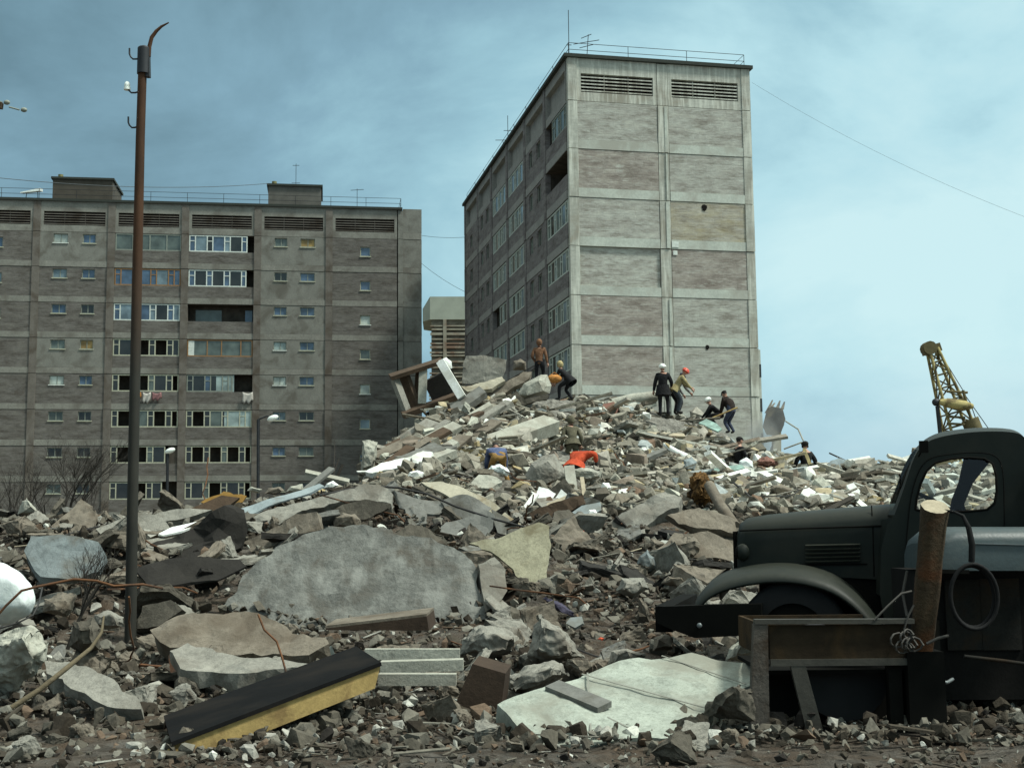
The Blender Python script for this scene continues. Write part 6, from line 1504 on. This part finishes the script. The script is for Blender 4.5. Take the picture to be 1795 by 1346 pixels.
# hood: lofted along its length
HN, HF = 12.30, 13.45
st = [(1289, 931, 1012, .80), (1293, 916, 1012, .86), (1305, 907, 1010, .92), (1340, 901, 1010, .95), (1400, 895, 1010, .97), (1470, 889, 1012, .99), (1530, 884, 1015, 1.02), (1580, 880, 1040, 1.06)]
V = []; F = []; K = 17; mid = (HN + HF) / 2
for (x, yt, yb, w) in st:
    a = wpx(x, yt, HN, mid); bz = wpx(x, yb, HN, mid).z; hw = w * (HF - HN) / 2
    for k in range(K):
        q = k / (K - 1)
        if q < .22: yy = -hw; zz = bz + (a.z - .20 - bz) * (q / .22)
        elif q > .78: yy = hw; zz = bz + (a.z - .20 - bz) * ((1 - q) / .22)
        else:
            t = (q - .22) / .56 * math.pi; c_, s_ = math.cos(t), math.sin(t)
            yy = -hw * math.copysign(abs(c_) ** .62, c_); zz = a.z - .20 + .20 * abs(s_) ** .8
        V.append(Vector((a.x, mid - TOY + yy, zz)))
for i in range(len(st) - 1):
    for k in range(K - 1): F.append((i * K + k, i * K + k + 1, (i + 1) * K + k + 1, (i + 1) * K + k))
m = MB(); m.add(V, F, 0, True); m.add(V[:K], [tuple(range(K))], 0); hood = m.build('hood', M_['truck'], truck)
sd_y = HN - TOY
m = MB()
for i in range(5):
    a = wpx(1412, 956 + i * 7, HN, HN - .012 - .01); b2 = wpx(1508, 954 + i * 7, HN, HN - .012 - .01); m.beam(a, b2, .03, .012, (0, -.4, 1))
m.build('louvre', M_['truck'], hood)
m = MB(); m.tube([wpx(1296, 930, HN, HN + .01), wpx(1400, 926, HN, HN - .008), wpx(1560, 921, HN, HN - .02)], .009, 5); m.tube([wpx(1528, 886, HN, HN + .06), wpx(1530, 925, HN, HN - .012), wpx(1532, 1010, HN, HN - .012)], .006, 5); m.tube([wpx(1350, 990, HN, HN - .006), wpx(1520, 988, HN, HN - .016)], .007, 5); m.build('hood_seam', M_['truck_dark'], hood)
m = MB(); g0 = wpx(1288, 935, HN, mid); gb = wpx(1288, 1010, HN, mid)
for k in range(9):
    yy = -.42 + k * .105; m.box(g0.x - .03, g0.x - .004, yy - .018 + (mid - TOY), yy + .018 + (mid - TOY), gb.z, g0.z + .02)
m.build('radiator_grille', M_['truck_dark'], truck)
for s in (HN + .05, HF - .05):
    m = MB(); c = wpx(1301, 968, HN, s); m.ball(c, (.07, .06, .085), 0, 14, 9); hl = m.build('headlight', M_['truck'], truck)
    m = MB(); m.ball(c - Vector((.03, 0, 0)), (.045, .05, .07), 0, 14, 9); m.build('lens', M_['truck_dark'], hl)
m = MB(); sc = wpx(1560, 930, HN, HN)              # scuttle between hood and door
m.hexa([wpx(1536, 1040, HN, HN - .02), wpx(1600, 1080, HN, TN + .01), wpx(1600, 1080, HN, TF - .02), wpx(1536, 1040, HN, HF + .02), wpx(1536, 912, HN, HN + .05), wpx(1578, 905, HN, TN + .03), wpx(1578, 905, HN, TF - .04), wpx(1536, 912, HN, HF - .05)]); m.build('scuttle', M_['truck'], truck)
# fenders
ARC = spline([(1222, 1056), (1240, 1034), (1268, 1018), (1310, 1007), (1360, 1002), (1410, 1006), (1456, 1020), (1490, 1042), (1516, 1068), (1534, 1092), (1548, 1112)], 3)
FO = 11.62
for side in (0, 1):
    V = []; F = []; nk = 9
    for i, (x, y) in enumerate(ARC):
        p = tp(x, y, FO + .12); px_, pz_ = p.x, p.z
        for k in range(nk):
            q = k / (nk - 1)
            yy = FO + q * (HN + .12 - FO); dz = 0.0
            if q < .35: dz = -.10 * (1 - q / .35) ** 2
            dz += .05 * q
            if side: yy = (HN + HF) - yy
            V.append(Vector((px_, yy - TOY, pz_ + dz)))
    for i in range(len(ARC) - 1):
        for k in range(nk - 1): F.append((i * nk + k, i * nk + k + 1, (i + 1) * nk + k + 1, (i + 1) * nk + k))
    m = MB(); m.add(V, F, 0, True); fo = m.build('fender', M_['truck'], truck); md = fo.modifiers.new('thick', 'SOLIDIFY'); md.thickness = .025
    m = MB(); sp_ = wpx(1330, 1016, HN, (HN + .02) if not side else HF - .02); s2 = wpx(1545, 1110, HN, 0)
    m.box(sp_.x, s2.x, sp_.y, sp_.y + .03, s2.z - .1, sp_.z + .04); m.build('wheel_well', M_['truck_dark'], truck)
def wheel(x, z, y, r=.50, w=.26):
    m = MB(); n = 28; V = []; F = []
    prof = [(r * .60, -w / 2), (r * .93, -w / 2), (r, -w / 2 + .05), (r, w / 2 - .05), (r * .93, w / 2), (r * .60, w / 2)]
    for i in range(n):
        a = 6.2832 * i / n
        for (rr, yy) in prof: V.append((x + rr * math.cos(a), y + yy, z + rr * math.sin(a)))
    kk = len(prof)
    for i in range(n):
        for k in range(kk - 1): F.append((i * kk + k, i * kk + k + 1, ((i + 1) % n) * kk + k + 1, ((i + 1) % n) * kk + k))
    m.add(V, F, 0, True); wo_ = m.build('wheel', M_['tyre'], truck)
    m = MB(); m.tube([(x, y - w / 2 + .03, z), (x, y + w / 2 - .03, z)], r * .6, 20); m.tube([(x, y - w / 2 - .05, z), (x, y, z)], r * .22, 10); m.build('rim', M_['truck_dark'], wo_)
wx = wpx(1392, 1110, 11.9, 11.9).x
for yy in (11.82, 13.9): wheel(wx, .5, yy - TOY)
for yy in (11.82, 13.9): wheel(bw[0].x + 1.5, .5, yy - TOY)
m = MB(); m.box(wpx(1330, 0, TN, 0).x, bw[0].x + 4.0, 12.45 - TOY, 12.6 - TOY, .62, .82); m.box(wpx(1330, 0, TN, 0).x, bw[0].x + 4.0, 13.15 - TOY, 13.3 - TOY, .62, .82); m.build('chassis_rail', M_['truck_dark'], truck)
m = MB()                                     # heavy front bumper with its tapered end
BP = [(1148, 1074), (1160, 1063), (1240, 1060), (1335, 1058), (1335, 1112), (1218, 1118), (1180, 1104), (1152, 1092)]
A = [tp(x, y, 11.55) for x, y in BP]; B_ = [p + Vector((.0, .14, 0)) for p in A]; n = len(BP); m.add(A + B_, [tuple(range(n)), tuple(reversed(range(n, 2 * n)))] + [(i, n + i, n + (i + 1) % n, (i + 1) % n) for i in range(n)]); bmp = m.build('bumper', M_['truck_dark'], truck)
a = tp(1160, 1085, 11.7); m = MB(); m.box(a.x - .06, a.x + .10, .0 + 11.70 - TOY, 14.0 - TOY, a.z - .12, a.z + .12); m.build('crossbar', M_['truck_dark'], bmp)
m = MB(); m.ball(tp(1226, 1096, 11.54), (.025, .012, .025), 0, 8, 6); m.build('bolt', M_['metal_grey'], bmp)
m = MB(); m.tube([tp(1610, 800, TN - .05), tp(1618, 786, TN - .12), tp(1619, 782, TN - .16)], .008, 5); c = tp(1619, 783, TN - .18); m.beam(c + Vector((0, 0, -.055)), c + Vector((0, 0, .055)), .08, .025, (0, 1, 0)); m.build('mirror', M_['truck_dark'], truck)
m = MB(); m.tube([tp(1580, 866, TN + .2), tp(1577, 830, TN + .2)], .006, 5); m.build('washer_rod', M_['truck_dark'], truck)
m = MB(); x0 = bw[0].x + .05; m.box(x0, x0 + 3.6, 11.7 - TOY, 14.05 - TOY, .95, 1.05); m.box(x0, x0 + .06, 11.7 - TOY, 14.05 - TOY, 1.052, 2.02); m.box(x0 + .062, x0 + 3.6, 11.7 - TOY, 11.75 - TOY, 1.052, 1.75); m.build('load_bed', M_['truck_dark'], truck)
m = MB(); m.box(wpx(1545, 0, TN, 0).x, bw[0].x, 11.7 - TOY, TN - .02 - TOY, .62, .67); m.build('running_board', M_['truck_dark'], truck)

# ------------------------------------------------------------------ machine and trailer in front of the truck
QD = 10.2
e = empty('compressor', (at(1720, 1200, QD).x, QD + .5, 0), label='dark machine with a rounded blue grey cover in front of the truck cab', cat='machine'); off = Vector(e.location)
q_ = lambda x, y, d=QD: at(x, y, d) - off
bl = rough_mat('blue_cover', (0.036, 0.052, 0.054), .3, 2.5, .15, rough=.45, stain=(.055, .065, .060), spec=.4)
mk = rough_mat('machine_dark', (0.009, 0.0085, 0.0075), .5, 3, .2, rough=.85, spec=.1)
mk2 = rough_mat('machine_panel', (0.016, 0.0155, 0.013), .5, 4, .2, rough=.8, spec=.12, stain=(.026, .018, .011))
prof = [(0, 1000), (0, 948), (.03, 935), (.09, 928), (.2, 925), (.45, 923), (.7, 926), (.85, 936), (.9, 960), (.9, 1000)]
V = []; F = []; xs_ = [(1646, .62), (1650, .80), (1660, .93), (1680, 1.0), (1740, 1.0), (1800, 1.0), (1860, 1.0), (1930, 1.0)]
for (x, s) in xs_:
    for (dy, y) in prof:
        yy = 1000 + (y - 1000) * s; p = q_(x, yy); V.append(p + Vector((0, dy, 0)))
kk = len(prof)
for i in range(len(xs_) - 1):
    for k in range(kk - 1): F.append((i * kk + k, i * kk + k + 1, (i + 1) * kk + k + 1, (i + 1) * kk + k))
m = MB(); m.add(V, F, 0, True); m.add(V[:kk], [tuple(range(kk))]); cv = m.build('cover', bl, e)
m = MB(); m.beam(q_(1705, 952, QD - .004), q_(1930, 958, QD - .004), .02, .008, (0, 0, 1)); m.build('trim', M_['metal_grey'], cv)
m = MB(); m.beam(q_(1650, 1001, QD - .01), q_(1698, 1002, QD - .01), .03, .03); m.build('rubber_edge', M_['truck_dark'], cv)
a, b2 = q_(1652, 1004), q_(1930, 1240); m = MB(); m.box(a.x, b2.x, .03, .88, b2.z, a.z); m.build('body', mk, e)
for (x0, y0, x1, y1) in ((1700, 1020, 1758, 1150), (1764, 1018, 1830, 1150)):
    a, b2 = q_(x0, y1), q_(x1, y0); m = MB(); m.box(a.x, b2.x, .006, .028, a.z, b2.z); m.build('side_panel', mk2, e)
m = MB(); m.tube([q_(1690, 1150, QD - .02), q_(1760, 1158, QD - .02), q_(1860, 1172, QD - .02)], .016, 6); m.build('rail', mk2, e)
a = q_(1678, 1235); m = MB(); m.box(a.x - .03, a.x + .04, -.04, .028, a.z - .1, q_(0, 1112).z); m.build('leg', mk2, e)
m = MB(); m.box(a.x + .9, a.x + .98, -.04, .028, a.z - .1, q_(0, 1112).z); m.build('leg', mk2, e)
m = MB(); m.tube([q_(1632, 1186, QD - .1), q_(1645, 1193, QD - .1), q_(1660, 1196, QD - .08)], .014, 6); m.tube([q_(1660, 1196, QD - .08), q_(1670, 1190, QD)], .014, 6); m.build('lever', M_['metal_grey'], e)
# post standing at the end of the trailer
lg = rough_mat('log_bark', (0.042, 0.028, 0.014), .5, 4, .9, stain=(.07, .028, .010), fine=26)
m = MB(); P0, P1 = at(1615, 1140, 9.9), at(1639, 886, 9.9); n = 14; V = []; F = []
for j in range(9):
    q = j / 8; c = P0.lerp(P1, q); r = .088 + .016 * q
    for i in range(n):
        a = 6.2832 * i / n; rr = r * (1 + .05 * math.sin(i * 2.7 + j * 1.3)); V.append(c + Vector((math.cos(a) * rr, math.sin(a) * rr, (.055 * math.sin(a) - .01) * (q > .99))))
for j in range(8):
    for i in range(n): F.append((j * n + i, j * n + (i + 1) % n, (j + 1) * n + (i + 1) % n, (j + 1) * n + i))
m.add(V, F, 0, True); po = m.build('wooden_post', lg); tag(po, 'stout rusty brown post with a pale sawn top standing before the cab', 'post')
m = MB(); m.add([v + Vector((0, 0, .003)) for v in V[8 * n:]], [tuple(range(n))]); m.build('sawn_top', C_['wood'], po)
m = MB(); HP = [at(1655, 894, 9.86), at(1672, 897, 9.8), at(1688, 904, 9.76), at(1698, 925, 9.74), at(1704, 955, 9.73), at(1703, 985, 9.74)]
m.tube(HP, [.008, .010, .014, .022, .026, .024], 8)
c = at(1703, 1045, 9.75); rx = at(1741, 1045, 9.75).x - c.x; rz = at(1703, 991, 9.75).z - c.z
for s in (0, .035):
    m.tube([c + Vector((math.sin(a * .21) * (rx + s * .4), -s - .02, math.cos(a * .21) * (rz + s * .3))) for a in range(31)], .016, 7)
tag(m.build('hose', rough_mat('rubber_hose', (.009, .009, .009), .3, 6, .1, rough=.75, spec=.15)), 'black hose hanging in a ring from the top of the stout post', 'hose')
rope = plain('grey_wire', (.055, .05, .043), .8)
m = MB(); K0 = at(1600, 1110, 9.78)
rg = random.Random(5)
for k in range(7):
    c = at(1582 + rg.uniform(-8, 22), 1118 + rg.uniform(-8, 18), 9.74); r = rg.uniform(.03, .07)
    m.tube([c + Vector((math.cos(a * .7) * r, math.sin(a * 1.1) * .03, math.sin(a * .7) * r * .8)) for a in range(10)], .008, 5)
m.tube([at(1532, 1087, 9.8), at(1556, 1062, 9.8), at(1580, 1040, 9.82), at(1598, 1036, 9.84)], .009, 5); m.tube([at(1583, 1110, 9.8), at(1592, 1080, 9.8), at(1602, 1060, 9.8)], .008, 5)
m.tube([at(1624, 1128, 9.76), at(1644, 1118, 9.76), at(1662, 1114, 9.8)], .012, 5); m.tube([at(1590, 1000, 10), at(1582, 1040, 10), at(1590, 1080, 9.9)], .012, 5)
tag(m.build('wire_tangle', rope), 'tangle of grey wire tied round the foot of the stout post', 'wire')
m = MB(); b0 = at(1588, 1142, 9.85); b1 = at(1662, 1340, 9.85); m.box(b0.x, b1.x, 9.82, 10.05, max(0.0, b1.z), b0.z); tag(m.build('post_stand', M_['truck_dark']), 'black iron stand carrying the stout rusty brown post', 'stand')
# rusty open trailer box at the bottom right
e = empty('trailer', (at(1450, 1200, 9.9).x, 9.9, 0), label='rusty open steel trailer with a braced frame at the bottom right', cat='trailer'); off = Vector(e.location); GD = 9.85
g_ = lambda x, y, d=GD: at(x, y, d) - off
rs = rough_mat('trailer_rust', (0.028, 0.020, 0.012), .5, 2.6, .3, rough=.8, spec=.1, stain=(.055, .034, .016), fine=14); rl = rough_mat('worn_rail', (.05, .047, .038), .35, 3, .2, rough=.6)
def plt(name, pts, th, mt, d=GD):
    A = [g_(x, y, d) for x, y in pts]; B_ = [p + Vector((0, th, 0)) for p in A]; n = len(pts); m = MB(); m.add(A + B_, [tuple(range(n)), tuple(reversed(range(n, 2 * n)))] + [(i, n + i, n + (i + 1) % n, (i + 1) % n) for i in range(n)]); return m.build(name, mt, e)
plt('side_board', [(1348, 1096), (1592, 1094), (1592, 1155), (1350, 1157)], .03, rs)
m = MB(); m.beam(g_(1322, 1089), g_(1600, 1088), .09, .035); m.build('top_rail', rl, e)
m = MB(); m.beam(g_(1350, 1161), g_(1592, 1159), .045, .05); m.build('lower_rail', rl, e)
plt('corner_post', [(1322, 1094), (1346, 1094), (1350, 1320), (1314, 1320)], .09, rough_mat('dirty_post', (.075, .066, .055), .5, 4, .5, stain=(.035, .022, .013)), GD - .035)
plt('brace', [(1386, 1166), (1412, 1166), (1446, 1290), (1416, 1290)], .05, rl, GD - .02)
m = MB(); a, b2 = g_(1350, 1330), g_(1600, 1170); m.box(a.x, b2.x, .35, .38, max(-.0, a.z), b2.z); m.box(a.x, b2.x, .045, 1.25, b2.z - .05, b2.z - .02); m.build('floor', M_['truck_dark'], e)
m = MB(); a, b2 = g_(1348, 1157), g_(1592, 1096); m.box(a.x, b2.x, 1.22, 1.25, a.z, b2.z); m.box(a.x, a.x + .03, .035, 1.215, a.z, b2.z); m.build('rear_board', rs, e)
m = MB(); a = g_(1578, 1330); m.box(a.x - .05, a.x + .05, -.02, .08, max(0, a.z), g_(0, 1165).z); m.build('leg', M_['truck_dark'], e)
for s in (0.15, 1.1):
    m = MB(); c = g_(1500, 1260); m.tube([Vector((c.x, .2 + s * .8 - .1, .34)), Vector((c.x, .2 + s * .8 + .1, .34))], .34, 20); m.build('wheel', M_['tyre'], e)
